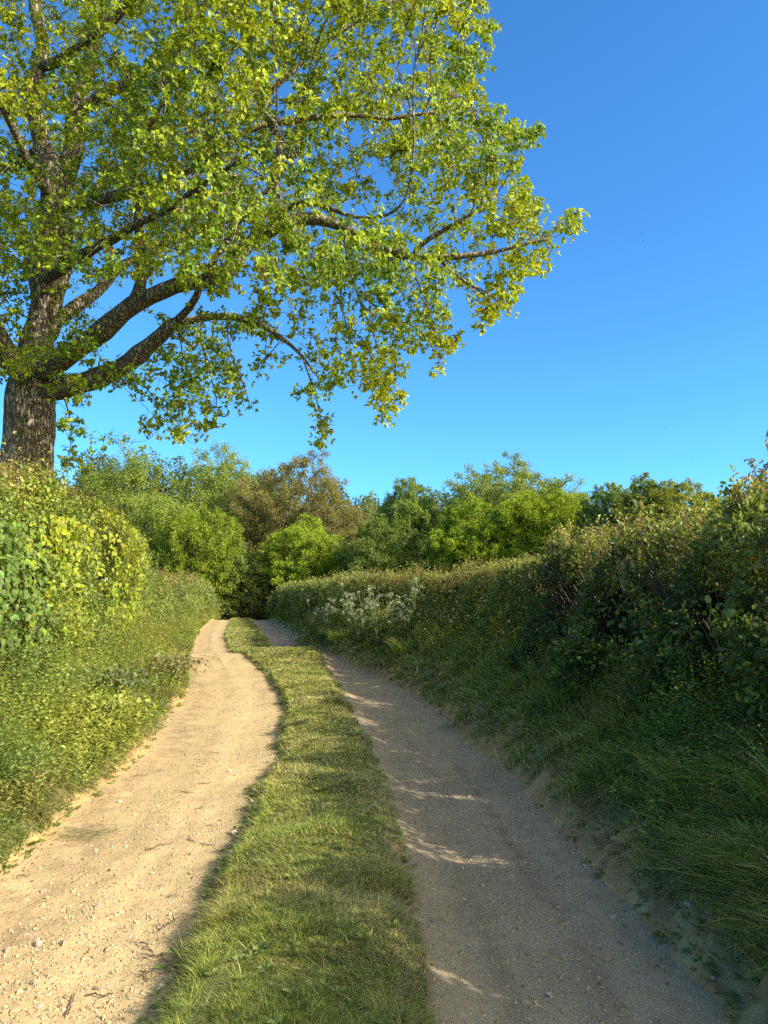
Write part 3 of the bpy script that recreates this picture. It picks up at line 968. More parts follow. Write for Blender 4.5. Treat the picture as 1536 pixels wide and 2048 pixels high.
        st = near(*pts[0])
        limb(pts, .016, .0055, st)
    # --- crown envelope: outline as seen, depth as a rounded crown
    poly = np.array([(-700, -300), (-300, -520), (200, -600), (620, -450), (860, -230), (950, -60), (1000, 70), (962, 150), (985, 215), (1078, 262), (1048, 312), (1050, 372), (1088, 422), (1158, 445), (1115, 505), (1085, 548), (1030, 566), (1032, 630), (962, 642), (935, 566), (885, 570), (890, 620), (912, 690), (872, 722), (832, 694), (800, 704), (808, 790), (765, 836), (735, 792), (702, 734), (668, 764), (658, 880), (630, 880), (622, 800), (560, 742), (520, 736), (536, 690), (484, 650), (446, 652), (452, 700), (505, 800), (470, 790), (440, 745), (432, 822), (380, 895), (350, 880), (290, 868), (300, 812), (342, 780), (330, 705), (300, 720), (215, 790), (185, 860), (160, 925), (112, 925), (108, 800), (60, 790), (-40, 800), (-300, 720), (-640, 520), (-820, 100)], float)

    def inside(P):
        x, y = P[:, 0], P[:, 1]
        c = np.zeros(len(P), bool)
        j = len(poly) - 1
        for i in range(len(poly)):
            xi, yi = poly[i]; xj, yj = poly[j]
            hit = ((yi > y) != (yj > y)) & (x < (xj - xi) * (y - yi) / (yj - yi + 1e-12) + xi)
            c ^= hit
            j = i
        return c

    holes = [(318, 25, 42, 55), (272, 120, 28, 62), (425, 15, 22, 30), (735, 262, 75, 24), (655, 290, 45, 30), (20, 365, 30, 25), (272, 660, 40, 32), (640, 470, 40, 22), (450, 610, 60, 22), (700, 345, 30, 16), (250, 690, 60, 25), (870, 395, 22, 18), (180, 330, 18, 14), (820, 300, 22, 14), (760, 560, 22, 14), (560, 640, 40, 14)]
    A_ = []
    while sum(map(len, A_)) < 15000:
        P = np.stack([r.uniform(-820, 1170, 6000), r.uniform(-600, 930, 6000)], 1)
        P = P[inside(P)]
        keep = np.ones(len(P), bool)
        for hx_, hy, ha, hb in holes:
            keep &= ((P[:, 0] - hx_) / ha) ** 2 + ((P[:, 1] - hy) / hb) ** 2 > 1
        low = (P[:, 1] > 640) & (P[:, 0] < 345)
        keep &= ~low | (r.random(len(P)) < .22)
        keep &= ~((P[:, 1] > 640) & (P[:, 0] < 700)) | (r.random(len(P)) < .6)
        off = (P[:, 1] < -60) | (P[:, 0] < -120)
        keep &= ~off | (r.random(len(P)) < .6)
        P = P[keep]
        rad = np.hypot((P[:, 0] - 170) / 980, (P[:, 1] - 160) / 760)
        half = 5.2 * np.sqrt(np.clip(1 - rad ** 2, .03, 1))
        half = np.where(P[:, 1] > 560, np.minimum(half, 1.6), half)
        cdep = np.interp(P[:, 0], [-800, 100, 600, 1150], [13.8, 13.6, 12.2, 11.1])
        cdep = np.where((P[:, 0] < 520) & (P[:, 1] > 660), 12.6, cdep)
        dep = cdep + half * r.uniform(-1, 1, len(P))
        Q = np.array([at(a, b, c) for (a, b), c in zip(P, dep)])
        cl = fbm(Q, 1.3, 640, 2)
        fringe = (P[:, 1] > 640)
        Q = Q[(cl > -.015 + .06 * (P[:, 0] < 250)) | (fringe & (cl > -.25))]
        A_.append(Q)
    AT = np.concatenate(A_)[:15000]
    alive = np.ones(len(AT), bool)
    STEP, KILL, INFL = .2, .25, 2.6
    assigned_d = None
    for it in range(90):
        kd = kdtree.KDTree(len(nodes))
        for i, q in enumerate(nodes):
            kd.insert(q, i)
        kd.balance()
        acc = {}
        for ai in np.nonzero(alive)[0]:
            co, i, dist = kd.find(AT[ai])
            if dist < KILL:
                alive[ai] = False
                continue
            if dist < INFL or it < 25:
                v = (AT[ai] - nodes[i]) / dist
                if i in acc:
                    acc[i] = acc[i] + v
                else:
                    acc[i] = v.copy()
        if not acc:
            break
        new = 0
        for i, v in acc.items():
            if i < len(trunk) - 2:
                continue
            pd = nodes[i] - nodes[parent[i]] if parent[i] >= 0 else np.zeros(3)
            v = v / max(np.linalg.norm(v), 1e-6)
            v = v + .35 * pd / STEP + r.normal(size=3) * .22 + np.array([0, 0, -.03])
            v = v / max(np.linalg.norm(v), 1e-6)
            nodes.append(nodes[i] + v * STEP)
            parent.append(i); rmin.append(.0); new += 1
        if alive.sum() < 60 or new == 0:
            break
    N = np.array(nodes); Pn = np.array(parent); n = len(N)
    kids = [[] for _ in range(n)]
    for i in range(n):
        if Pn[i] >= 0:
            kids[Pn[i]].append(i)
    rad = np.zeros(n)
    order = np.arange(n)[::-1]        # children always come after their parent
    EXP = 2.45
    acc = np.zeros(n)
    for i in order:
        rad[i] = acc[i] ** (1 / EXP) if acc[i] > 0 else .005
        rad[i] = max(rad[i], .005)
        if Pn[i] >= 0:
            acc[Pn[i]] += rad[i] ** EXP
    rad = np.minimum(rad * .8, .16)
    rad = np.maximum(rad, np.array(rmin))
    # a branch is never thicker than what it grows from
    for i in range(n):
        if Pn[i] >= 0:
            rad[i] = min(rad[i], rad[Pn[i]] * 1.0)
    org = np.array([nodes[0][0], nodes[0][1], .4])
    root = empty("oak_tree", org, "large spreading oak with a thick grey trunk behind the left hedge, crown overhanging the lane", "tree")
    T, Br = Bag(), Bag()
    # trunk with buttressed, slightly irregular rings
    tp, tr_ = [N[i] for i in trunk], [rad[i] for i in trunk]
    tp = np.array(tp); tr_ = np.array(tr_)
    z = tp[:, 2]
    tr_ = tr_ * (1 + .28 * np.exp(-(z - z[0]) / .6))
    fine = np.linspace(0, 1, 40); ci = np.linspace(0, 1, len(tp))
    P = np.stack([np.interp(fine, ci, tp[:, k]) for k in range(3)], 1)
    RR_t = np.interp(fine, ci, tr_)
    sides = 40
    ang = np.arange(sides) * 2 * math.pi / sides
    ring = []
    for k in range(40):
        pos = np.stack([np.cos(ang), np.sin(ang), np.full(sides, P[k, 2] * .35)], 1)
        rr = RR_t[k] * (1 + .09 * vnoise(pos, .55, 650) + .05 * vnoise(pos * [1, 1, 3], .16, 651))
        ring.append(np.stack([P[k, 0] + rr * np.cos(ang), P[k, 1] + rr * np.sin(ang), np.full(sides, P[k, 2])], 1))
    j = np.arange(sides)
    fc = np.concatenate([np.stack([k * sides + j, k * sides + (j + 1) % sides, (k + 1) * sides + (j + 1) % sides, (k + 1) * sides + j], 1) for k in range(39)])
    T.add(np.concatenate(ring), fc, (.2, .17, .13))
    trunk_o = T.build("trunk", M_BARK, root, True, org)
    # limbs: follow the thickest child
    started = [(trunk[-1], None)]
    seen = set(trunk)
    stack = []
    for i in trunk:
        for c in kids[i]:
            if c not in seen:
                stack.append((i, c))
    while stack:
        p0, c = stack.pop()
        chain = [p0, c]
        cur = c
        while kids[cur]:
            ks = sorted(kids[cur], key=lambda q: -rad[q])
            for o in ks[1:]:
                stack.append((cur, o))
            cur = ks[0]
            chain.append(cur)
        rr = rad[chain].copy()
        rr[0] = rr[1] * (1.25 if rad[chain[1]] > .08 else 1.0)
        pts = N[chain].copy()
        if len(pts) > 4:
            pts[1:-1] = .5 * pts[1:-1] + .25 * (pts[:-2] + pts[2:])
        thick = rr[1]
        if thick > .09:          # knobbly bark outline on the heavy limbs
            rr = rr * (1 + .16 * vnoise(pts, .35, 660) + .1 * vnoise(pts, .13, 661))
        if thick > .085:
            Lb = Bag(); add_tube(Lb, pts, rr, 14, (.1, .085, .06)); Lb.build("limb", M_BARK, trunk_o, True, org)
            continue
        add_tube(Br, pts, rr, 14 if thick > .09 else 7 if thick > .03 else 4 if thick > .009 else 3, (.1, .085, .06))
    # twiglets and leaf rosettes
    tipmask = np.array([len(k) == 0 for k in kids])
    cand = np.nonzero((rad < .0135) & (np.arange(n) > len(trunk) + 60))[0]
    big = np.nonzero((rad >= .0135) & (rad < .06))[0]
    big = big[r.random(len(big)) < .45]
    trunk_sh = []
    tips_ = np.nonzero(tipmask)[0]
    tuft = vnoise(N, .5, 680) + .5 * vnoise(N, .22, 681)
    cand = cand[tuft[cand] > -.22]
    tips_ = tips_[tuft[tips_] > -.45]
    cand = np.concatenate([cand, cand[tuft[cand] > .05], cand[tuft[cand] > .22]])
    src = np.concatenate([cand, cand[r.random(len(cand)) < .5], tips_, tips_, tips_, tips_, tips_, tips_, tips_, big])
    m = len(src)
    pdir = unit(N[src] - N[np.maximum(Pn[src], 0)])
    td = unit(pdir * .55 + r.normal(size=(m, 3)) * .75 + np.array([0, 0, .22]))
    tl = r.uniform(.05, .2, m)
    b0, b1 = N[src], N[src] + td * tl[:, None]
    # epicormic shoots on trunk and big limbs
    lean = unit(td + np.array([0, 0, 1e-3])) * [1, 1, 0]
    tw = Bag()
    a0 = unit(np.cross(td, [0, 0, 1.0]) + 1e-6)
    w = .0035
    quad = np.stack([b0 - a0 * w, b0 + a0 * w, b1 + a0 * w * .5, b1 - a0 * w * .5], 1).reshape(-1, 3)
    Br.add(quad, np.arange(len(quad)).reshape(-1, 4), (.14, .1, .06))
    Br.build("branches", M_BARK, root, True, org)
    L = Bag()
    hue = vnoise(b1, 1.6, 670) + .5 * vnoise(b1, .5, 671) + .3 * r.normal(size=m)
    col = lerp3((.15, .265, .023), (.36, .42, .018), np.clip(.5 + .6 * hue, 0, 1))
    outw = unit(b1 - at(150, 330, 13.5))
    f0 = fbm(b1, 1.3, 640, 2)
    grad = -unit(np.stack([fbm(b1 + np.eye(3)[k] * .12, 1.3, 640, 2) - f0 for k in range(3)], 1))
    bron = (r.random(m) < .02)[:, None]
    col = np.where(bron, np.array([.24, .19, .03])[None], col)
    for k in range(7):
        nl = r.random(m) < (.97 if k < 5 else .6)
        q = np.nonzero(nl)[0]
        a = k * 2 * math.pi / 5.6 + r.random(len(q)) * .9
        t = td[q]
        e1 = unit(np.cross(t, [0.3, .2, 1.0])); e2 = np.cross(t, e1)
        radl = e1 * np.cos(a)[:, None] + e2 * np.sin(a)[:, None]
        ax = unit(t * (.5 if k < 5 else .9) + radl * .9 - np.array([0, 0, .6]))
        nn = unit(t * .35 + grad[q] * 1.0 + outw[q] * .45 + np.array([0, 0, .45]) + r.normal(size=(len(q), 3)) * .42)
        s0 = 1.0 if k < 5 else .55
        pos = b0[q] + (b1[q] - b0[q]) * s0 + r.normal(size=(len(q), 3)) * .008
        sz = r.uniform(.046, .09, len(q))
        add_leaves(L, pos, ax, nn, sz, sz * .62, col[q] * r.uniform(.7, 1.25, (len(q), 1)), T_BROAD)
    L.build("crown", M_OAKLEAF, root, False, org)
    print("oak nodes", n, "rosettes", m, "left attractors", alive.sum())


grow_oak()


def grow_crown(seed, n_att=1500, squat=1.0, low=.08):
    """one unit tree: nodes, parents, radii and the twig nodes that carry leaves; crown within |xy|<1, 0<z<2, trunk foot at z=-.25"""
    r = np.random.default_rng(seed)
    A = []
    while len(A) < n_att:
        u = unit(r.normal(size=3)) * r.random() ** .33
        p = np.array([u[0], u[1], 1 + u[2]])
        if p[2] < 1:      # fuller skirt
            f = 1 + .25 * (1 - p[2]); p[0] *= f; p[1] *= f
        A.append(p)
    A = np.array(A)
    bulge = 1 + .3 * vnoise(unit(A - [0, 0, .8]), .55, seed + 5) + .18 * vnoise(unit(A - [0, 0, .8]), .25, seed + 6)
    A = np.array([0, 0, .7]) + (A - [0, 0, .7]) * (bulge * .93)[:, None]
    A = A[(fbm(A, .5, seed, 2) > -.36) & (A[:, 2] > low)]
    nodes = [np.array([0, 0, -.25]), np.array([.01, 0, -.1]), np.array([0, .01, .05]), np.array([.02, 0, .2])]
    par = [-1, 0, 1, 2]
    for k in range(3):
        nodes.append(nodes[-1] + [.02 * r.normal(), .02 * r.normal(), .1]); par.append(len(nodes) - 2)
    alive = np.ones(len(A), bool)
    for it in range(40):
        kd = kdtree.KDTree(len(nodes))
        for i, q in enumerate(nodes):
            kd.insert(q, i)
        kd.balance()
        acc = {}
        for ai in np.nonzero(alive)[0]:
            co, i, dist = kd.find(A[ai])
            if dist < .085:
                alive[ai] = False
            else:
                acc[i] = acc.get(i, 0) + (A[ai] - nodes[i]) / dist
        if not acc or alive.sum() < 15:
            break
        for i, v in acc.items():
            if i < 1:
                continue
            v = v / max(np.linalg.norm(v), 1e-6) + r.normal(size=3) * .25
            nodes.append(nodes[i] + v / np.linalg.norm(v) * .075); par.append(i)
    N, P = np.array(nodes), np.array(par)
    acc = np.zeros(len(N)); rad = np.zeros(len(N)); deg = np.zeros(len(N), int)
    for i in range(len(N) - 1, -1, -1):
        rad[i] = max(acc[i] ** (1 / 2.3), .0035)
        if P[i] >= 0:
            acc[P[i]] += rad[i] ** 2.3; deg[P[i]] += 1
    t = np.nonzero((rad < .0075) & (N[:, 2] > .05))[0]
    tips = np.nonzero(deg == 0)[0]
    return N, P, np.minimum(rad, .06), np.concatenate([t, tips, tips])


SKEL = [grow_crown(1000 + 13 * k) for k in range(5)]


# ---------------------------------------------------------- trees of the wood
def far_tree(name, label, cat, px, top, wid, bottom, Y, col, col2, n_leaf=15000, leaf=.2, airy=0.0, shape=0, group="trees of the wood at the lane's end", seed=0, lobes=34, trunk_col=(.09, .075, .055), squash=1.0):
    """px: crown centre column, top / bottom rows and width wid in photo pixels; Y: forward distance"""
    r = np.random.default_rng(900 + seed)
    c0, ctop = at(px, (top + bottom) / 2, Y), at(px, top, Y)
    rx = wid / 2 / FPX * Y * 1.2
    rz = (ctop[2] - at(px, bottom, Y)[2]) / 2
    ry = rx * .85
    gz = float(base_z(Y)) + .4
    root = empty(name, (c0[0], Y, gz), label, cat, group)
    org = np.array(root.location)
    N, Pn, rad, tufts = SKEL[shape]
    rot = r.random() * 6.28
    cr, sn = math.cos(rot), math.sin(rot)
    def place(q):
        q = np.stack([q[:, 0] * cr - q[:, 1] * sn, q[:, 0] * sn + q[:, 1] * cr, q[:, 2]], 1)
        zlow = c0[2] - rz
        z = np.where(q[:, 2] < 0, gz - .2 + (q[:, 2] + .25) / .25 * (zlow - gz + .2), zlow + q[:, 2] * rz)
        return np.stack([c0[0] + q[:, 0] * rx, Y + q[:, 1] * ry, z], 1)
    n_leaf = int(n_leaf * 5)
    w_ = r.uniform(.3, 1.0, len(tufts)) * (r.random(len(tufts)) > .25 * airy)
    k = r.choice(len(tufts), n_leaf, p=w_ / w_.sum())
    v = unit(r.normal(size=(n_leaf, 3)))
    sig = .088 * r.uniform(.5, 1.25, len(tufts))[k] * (1 - .25 * airy)
    q = N[tufts[k]] + v * (sig * np.abs(np.clip(r.normal(.85, .28, n_leaf), .1, 1.12)))[:, None] * [1, 1, .8] + np.array([0, 0, .015])
    p = place(q)
    cl = vnoise(p, .7, 41 + seed) + .5 * vnoise(p, .3, 42)
    keep = cl > (-.75 + .3 * airy)
    p, q, v, k = p[keep], q[keep], v[keep], k[keep]
    q = q - [0, 0, .9]
    lr = np.zeros(len(tufts))
    n = len(p)
    lobe_t = vnoise(N[tufts], .35, seed + 3) * .5 + .5 + .2 * r.normal(size=len(lr))
    t = np.clip(lobe_t[k] * .7 + .3 * r.random(n) + .25 * vnoise(p, 1.4, 43), 0, 1)
    c = lerp3(col, col2, t) * np.array([1.62, 1.58, 1.4]) * r.uniform(.82, 1.18, (n, 1))
    L = Bag()
    ax = rand_dirs(n) + v * .4
    nn = unit(v * .9 + unit(q) * .4 + np.array([0, 0, .3]) + r.normal(size=(n, 3)) * .34)
    sz = leaf * .63 * r.uniform(.6, 1.3, n)
    add_leaves(L, p, ax, nn, sz, sz * .8, c, T_SIMPLE)
    L.build("crown", M_FAR, root, origin=org)
    W, Wt = Bag(), Bag()
    kids = [[] for _ in N]
    for i in range(1, len(N)):
        kids[Pn[i]].append(i)
    P = place(N) + .05 * r.normal(size=(len(N), 3))
    R_ = np.maximum(rad * rx, .014)
    stack = [[0]]
    first = True
    while stack:
        ch = stack.pop()
        cur = ch[-1]
        while kids[cur]:
            ks = sorted(kids[cur], key=lambda i: -rad[i])
            stack += [[cur, o] for o in ks[1:]]
            cur = ks[0]; ch.append(cur)
        if len(ch) < 2:
            continue
        rr = R_[ch].copy(); rr[0] = rr[min(1, len(rr) - 1)] * 1.1
        add_tube(Wt if first else W, P[ch], rr, 8 if first else (5 if rr[0] > .05 else 3), trunk_col)
        first = False
    Wt.build("trunk", M_WOOD, root, True, org)
    W.build("limbs", M_WOOD, root, False, org)
    return root


DG, DG2 = (.09, .135, .026), (.13, .18, .034)
MG, MG2 = (.11, .165, .034), (.155, .21, .045)
YG, YG2 = (.125, .195, .018), (.18, .235, .024)
OL, OL2 = (.112, .112, .042), (.145, .14, .05)
PG, PG2 = (.105, .14, .05), (.15, .185, .075)
FT = [
    ("tree", "broad dark green domed tree behind the left hedge, just right of the oak trunk", 255, 884, 290, 1230, 62, DG, DG2, 26000, .2, .0),
    ("tree", "mid-green round-topped tree between the dark dome and the olive-brown tree", 438, 900, 190, 1220, 70, MG, MG2, 17000, .22, .1),
    ("tree", "olive-brown broad tree in the centre of the wood, just coming into leaf", 592, 922, 235, 1180, 68, OL, OL2, 20000, .19, .3),
    ("small_tree", "vivid yellow-green pointed young tree in front of the olive-brown tree", 612, 1030, 150, 1190, 57, YG, YG2, 12000, .16, .1),
    ("small_tree", "light green bushy tree above the far end of the left hedge", 398, 1000, 150, 1215, 57, (.1, .15, .018), (.15, .2, .022), 12000, .17, .0),
    ("tree", "thin pale grey-green tree in the dip between the olive-brown tree and the clipped hedge's trees", 722, 988, 120, 1180, 72, PG, PG2, 9000, .2, .35),
    ("tree", "dense mid-green tree with rounded top left of the tallest right-hand tree", 822, 962, 150, 1180, 60, MG, (.105, .16, .035), 15000, .19, .0),
    ("tree", "dark green low tree rising straight behind the middle of the clipped hedge", 770, 1050, 190, 1230, 54, DG, (.085, .12, .03), 15000, .17, .0),
    ("tree", "tall pale open-crowned tree, highest on the right of the wood", 1030, 908, 260, 1160, 60, (.11, .16, .035), (.155, .2, .055), 17000, .19, .4),
    ("tree", "bright yellow-green round tree in front of the tall pale one", 1082, 968, 175, 1150, 50, YG, (.18, .23, .016), 15000, .16, .05),
    ("tree", "bright green bushy tree left of the bright yellow-green round one", 945, 985, 150, 1170, 51, (.1, .165, .015), (.165, .225, .018), 13000, .16, .05),
    ("tree", "thin blue-green tree with a knobbly top, left of the right-hand olive tree", 1225, 972, 120, 1110, 46, (.1, .15, .04), (.14, .19, .05), 8500, .15, .3),
    ("tree", "flat-topped olive green tree over the right hedge, before the reddish shoots", 1375, 968, 170, 1110, 42, (.13, .165, .028), (.18, .205, .034), 11000, .14, .15),
    ("tree", "blue-green tree with a raised tuft on top behind the right hedge", 1290, 950, 120, 1110, 44, (.075, .12, .03), (.125, .165, .03), 9500, .145, .15),
    ("small_tree", "dark shaded tree filling the gap where the lane vanishes", 478, 1085, 130, 1262, 58, (.1, .14, .034), (.14, .18, .042), 9000, .19, .0),
    ("small_tree", "dark shrubby tree beside the right hedge's far end", 545, 1140, 110, 1255, 60, (.11, .15, .036), (.14, .18, .042), 8000, .16, .0),
    ("small_tree", "sunlit olive bush tucked behind the far end of the clipped hedge", 600, 1150, 90, 1230, 56, (.1, .12, .03), (.13, .15, .04), 5000, .14, .1),
]
for i, (nm, lab, px, top, wid, bot, Y, c1, c2, nl, lf, airy) in enumerate(FT):
    far_tree(nm, lab, "tree", px, top, wid, bot, Y, c1, c2, nl, lf, airy, shape=i % 5, seed=i * 7)

# woodland continuing behind, one mass nobody could count
def back_wood():
    r = np.random.default_rng(77)
    L = Bag()
    for X in np.arange(-62, 75, 4.2):
        Y = 86 + r.uniform(-3, 12)
        X = X + r.uniform(-1.5, 1.5)
        px = 768 + X / Y * FPX
        toprow = np.interp(px, [-400, 120, 260, 440, 590, 700, 760, 900, 1030, 1160, 1300, 1450, 1700, 2200], [950, 935, 912, 918, 945, 985, 1005, 980, 945, 990, 980, 1000, 1020, 1030]) + r.uniform(0, 12)
        h = at(px, toprow, Y)[2] + 2.8
        c = np.array([X, Y, h * .5 - 2.8])
        n = 15000
        v = unit(r.normal(size=(n, 3)))
        p = c + v * np.array([3.9, 3.4, h * .5]) * np.clip(r.normal(.86, .14, n), 0, 1.0)[:, None] * (1 + .25 * vnoise(v * 2 + X, .8, 5))[:, None]
        cc = lerp3((.07, .1, .03), (.12, .15, .045), np.clip(r.random() + .2 * r.normal(size=n), 0, 1)) * r.uniform(.75, 1.25, (n, 1))
        sz = r.uniform(.2, .42, n)
        add_leaves(L, p, rand_dirs(n), v + r.normal(size=(n, 3)) * .5 + [0, 0, .3], sz, sz * .8, cc)
    tag(L.build("woodland", M_FAR), kind="stuff")


back_wood()


# ------------------------------------------------------------ smaller growth
def sapling():
    """reddish young hawthorn growing out of the right hedge at the picture's edge"""
    r = np.random.default_rng(5)
    base = np.array([3.35, 6.6, .5])
    root = empty("hawthorn_sapling", base, "spindly reddish-leaved hawthorn standing above the top of the dark right hedge", "sapling")
    W, L = Bag(), Bag()
    tips = [(1532, 872, 6.6), (1506, 915, 6.5), (1490, 965, 6.4), (1528, 930, 6.9), (1560, 900, 6.8), (1575, 950, 6.5), (1545, 960, 6.3), (1600, 925, 6.9), (1512, 950, 6.7)]
    for tp in tips:
        e = at(*tp)
        b = base + r.normal(size=3) * [.1, .1, 0]
        m_ = b * .4 + e * .6 + [.08, 0, .1]
        tt = np.linspace(0, 1, 9)[:, None]
        pts = b * (1 - tt) ** 2 + 2 * m_ * tt * (1 - tt) + e * tt ** 2 + r.normal(size=(9, 3)) * .015
        add_tube(W, pts, np.linspace(.014, .003, 9), 4, (.1, .06, .045))
        for k in range(60 if tp[1] > 890 else 30):
            s = r.uniform(.62, 1.0)
            i = min(7, int(s * 8)); p = pts[i] + (pts[i + 1] - pts[i]) * (s * 8 - i)
            d_ = unit(r.normal(size=3) + [0, 0, .3]); q = p + d_ * r.uniform(.02, .12) * (1.5 - s)
            if r.random() < .3:
                add_tube(W, np.array([p, q]), [.003, .002], 3, (.1, .06, .045))
            nl = 3
            c = np.array((.17, .115, .065)) if r.random() < .5 else np.array((.12, .13, .045))
            sz = r.uniform(.025, .045, nl)
            add_leaves(L, q + r.normal(size=(nl, 3)) * .012, unit(r.normal(size=(nl, 3)) + d_), r.normal(size=(nl, 3)) + [.4, -.3, .8], sz, sz * .7, c * r.uniform(.7, 1.3, (nl, 1)), T_BROAD)
    W.build("branches", M_WOOD, root, True, base)
    L.build("leaves", M_LEAF, root, False, base)


sapling()


def dup(root, loc, rz, scale, label=None):
    c = root.copy(); COL.objects.link(c)
    c.location = loc; c.rotation_euler = (0, 0, rz); c.scale = (scale,) * 3
    if label:
        c["label"] = label
    for ch in list(root.children):
        k = ch.copy(); COL.objects.link(k); k.parent = c
    return c


def parsley_proto(seed, label, group):
    r = np.random.default_rng(seed)
    root = empty("cow_parsley", (0, 0, 0), label, "wildflower", group)
    S, L, heads = Bag(), Bag(), []
    def stem(b, e, r0, r1):
        m_ = .5 * (b + e) + r.normal(size=3) * .02
        tt = np.linspace(0, 1, 5)[:, None]
        add_tube(S, b * (1 - tt) ** 2 + 2 * m_ * tt * (1 - tt) + e * tt ** 2, np.linspace(r0, r1, 5), 4, (.12, .16, .05))
    def umbel(c, up, R_):
        U = Bag()
        for _ in range(8):
            d_ = unit(up * .9 + r.normal(size=3) * .55)
            q = c + d_ * R_ * r.uniform(.8, 1.1)
            add_tube(S, np.array([c, q]), [.0022, .0015], 3, (.15, .19, .07))
            nf = 3
            add_leaves(U, q + r.normal(size=(nf, 3)) * R_ * .18, unit(r.normal(size=(nf, 3))), up + r.normal(size=(nf, 3)) * .4, .014, .014, np.array([.56, .62, .42]) * r.uniform(.85, 1.1, (nf, 1)))
        heads.append(U)
    for _ in range(4):
        a = r.random() * 6.28
        b = np.array([.06 * math.cos(a), .06 * math.sin(a), 0])
        h = r.uniform(.6, 1.0)
        e = b + np.array([.22 * math.cos(a) * h, .22 * math.sin(a) * h, h])
        stem(b, e, .007, .004)
        umbel(e, np.array([0, 0, 1.0]), .07)
        for _ in range(3):
            s = r.uniform(.5, .9)
            p = b + (e - b) * s
            q = p + unit(np.array([r.normal(), r.normal(), 1.1])) * r.uniform(.15, .3)
            stem(p, q, .004, .0025)
            umbel(q, np.array([0, 0, 1.0]), r.uniform(.04, .055))
        for _ in range(9):
            s = r.uniform(.05, .7); p = b + (e - b) * s
            a2 = r.random() * 6.28
            fr = np.array([math.cos(a2), math.sin(a2), .35]); ln = r.uniform(.14, .26) * (1.2 - s)
            k = 16
            tt = np.repeat(np.linspace(.25, 1, k // 2), 2)
            sd = np.array([-fr[1], fr[0], 0]) * np.where(np.arange(k) % 2, 1, -1)[:, None]
            sz = .07 * (1.2 - tt)
            add_leaves(L, p + fr * (ln * tt)[:, None] - np.array([0, 0, .25]) * (tt ** 2 * ln)[:, None], sd + fr * .6, np.array([0, 0, 1.0])[None] + r.normal(size=(k, 3)) * .3, sz, sz * .5, np.array([.08, .13, .035]) * r.uniform(.8, 1.25, (k, 1)))
    S.build("stems", M_WOOD, root); L.build("leaves", M_LEAF, root); [U.build("blossom", M_PETAL, root) for U in heads]
    return root


def place_parsley():
    r = np.random.default_rng(8)
    glab = "white-flowered cow parsley in the clump on the right bank before the clipped hedge"
    protos = [parsley_proto(700 + k, glab, "cow parsley on the right bank") for k in range(3)]
    spots = []
    for px, Y, e in [(655, 20.5, .62), (672, 19.8, .8), (705, 19.4, .95), (722, 18.2, .7), (752, 17.4, .65), (766, 17.8, .95), (780, 16.6, .62), (812, 16.2, .8), (830, 15.9, 1.0), (846, 15.2, .85), (862, 15.5, 1.05), (640, 21.6, .7), (628, 22.4, .75)]:
        spots.append((float(RR_(Y)) + .42 + (e - .6) * .8, Y))
    for i, (x, Y) in enumerate(spots):
        z = float(lane_z(np.array([x]), np.array([Y]))[0])
        s = r.uniform(.85, 1.35)
        if i < 3:
            o = protos[i]; o.location = (x, Y, z - .02); o.rotation_euler = (0, 0, r.random() * 6); o.scale = (s,) * 3
        else:
            o = dup(protos[i % 3], (x, Y, z - .02), r.random() * 6.28, s)
    # the same flower on the far left verge
    for i in range(7):
        Y = 36 + 2.1 * i
        x = float(LL_(Y)) - .3 - .15 * r.random()
        z = float(lane_z(np.array([x]), np.array([Y]))[0])
        o = dup(protos[i % 3], (x, Y, z), r.random() * 6.28, r.uniform(1.0, 1.3), "small white-flowered cow parsley along the foot of the far low left hedge")
        o["group"] = "cow parsley on the far left verge"


place_parsley()


def grass_tuft(label, loc, n, h, spread, seed, lean_dir):
    r = np.random.default_rng(seed)
    B = Bag()
    a = r.random(n) * 6.28
    rad = spread * np.sqrt(r.random(n))
    pos = np.stack([rad * np.cos(a), rad * np.sin(a), -.02 + 0 * a], 1)
    hh = h * r.uniform(.55, 1.1, n)
    ln = np.stack([np.cos(a), np.sin(a), 0 * a], 1) * r.uniform(.15, 1.0, (n, 1)) + np.array(lean_dir) * r.uniform(.3, 1, (n, 1))
    c = np.where((r.random(n) < .12)[:, None], np.array(G_STRAW), lerp3((.16, .24, .045), (.26, .34, .06), r.random(n))) * r.uniform(.8, 1.2, (n, 1))
    add_blades(B, pos, hh, r.uniform(.007, .013, n), ln, c, r.uniform(.2, .6, n), 6)
    o = B.build("grass_tuft", M_GRASS)
    o.location = [float(v) for v in loc]
    tag(o, label, "grass tuft", "long grass tufts on the right bank")
    return o


def tuft_at(label, e, Y, *a):
    x = float(RR_(Y)) + e
    grass_tuft(label, (x, Y, float(lane_z(np.array([x]), np.array([Y]))[0])), *a)


tuft_at("biggest arching tuft of long bright grass, on the right bank at the picture's edge", .72, 3.75, 190, .52, .16, 31, (-.6, -.1, 0))
tuft_at("long grass tuft hanging over the eroded edge just past the biggest tuft", .6, 4.6, 130, .42, .16, 32, (-.5, -.2, 0))
tuft_at("upright green grass tuft half-way along the shaded right bank", .75, 7.4, 120, .42, .15, 33, (-.25, -.1, 0))
tuft_at("pale grass tuft below the cow parsley clump", .6, 14.6, 240, .5, .25, 34, (-.3, -.2, 0))
tuft_at("sunny grass tuft at the bend where the right track disappears", .4, 18.8, 240, .5, .3, 35, (-.4, -.2, 0))


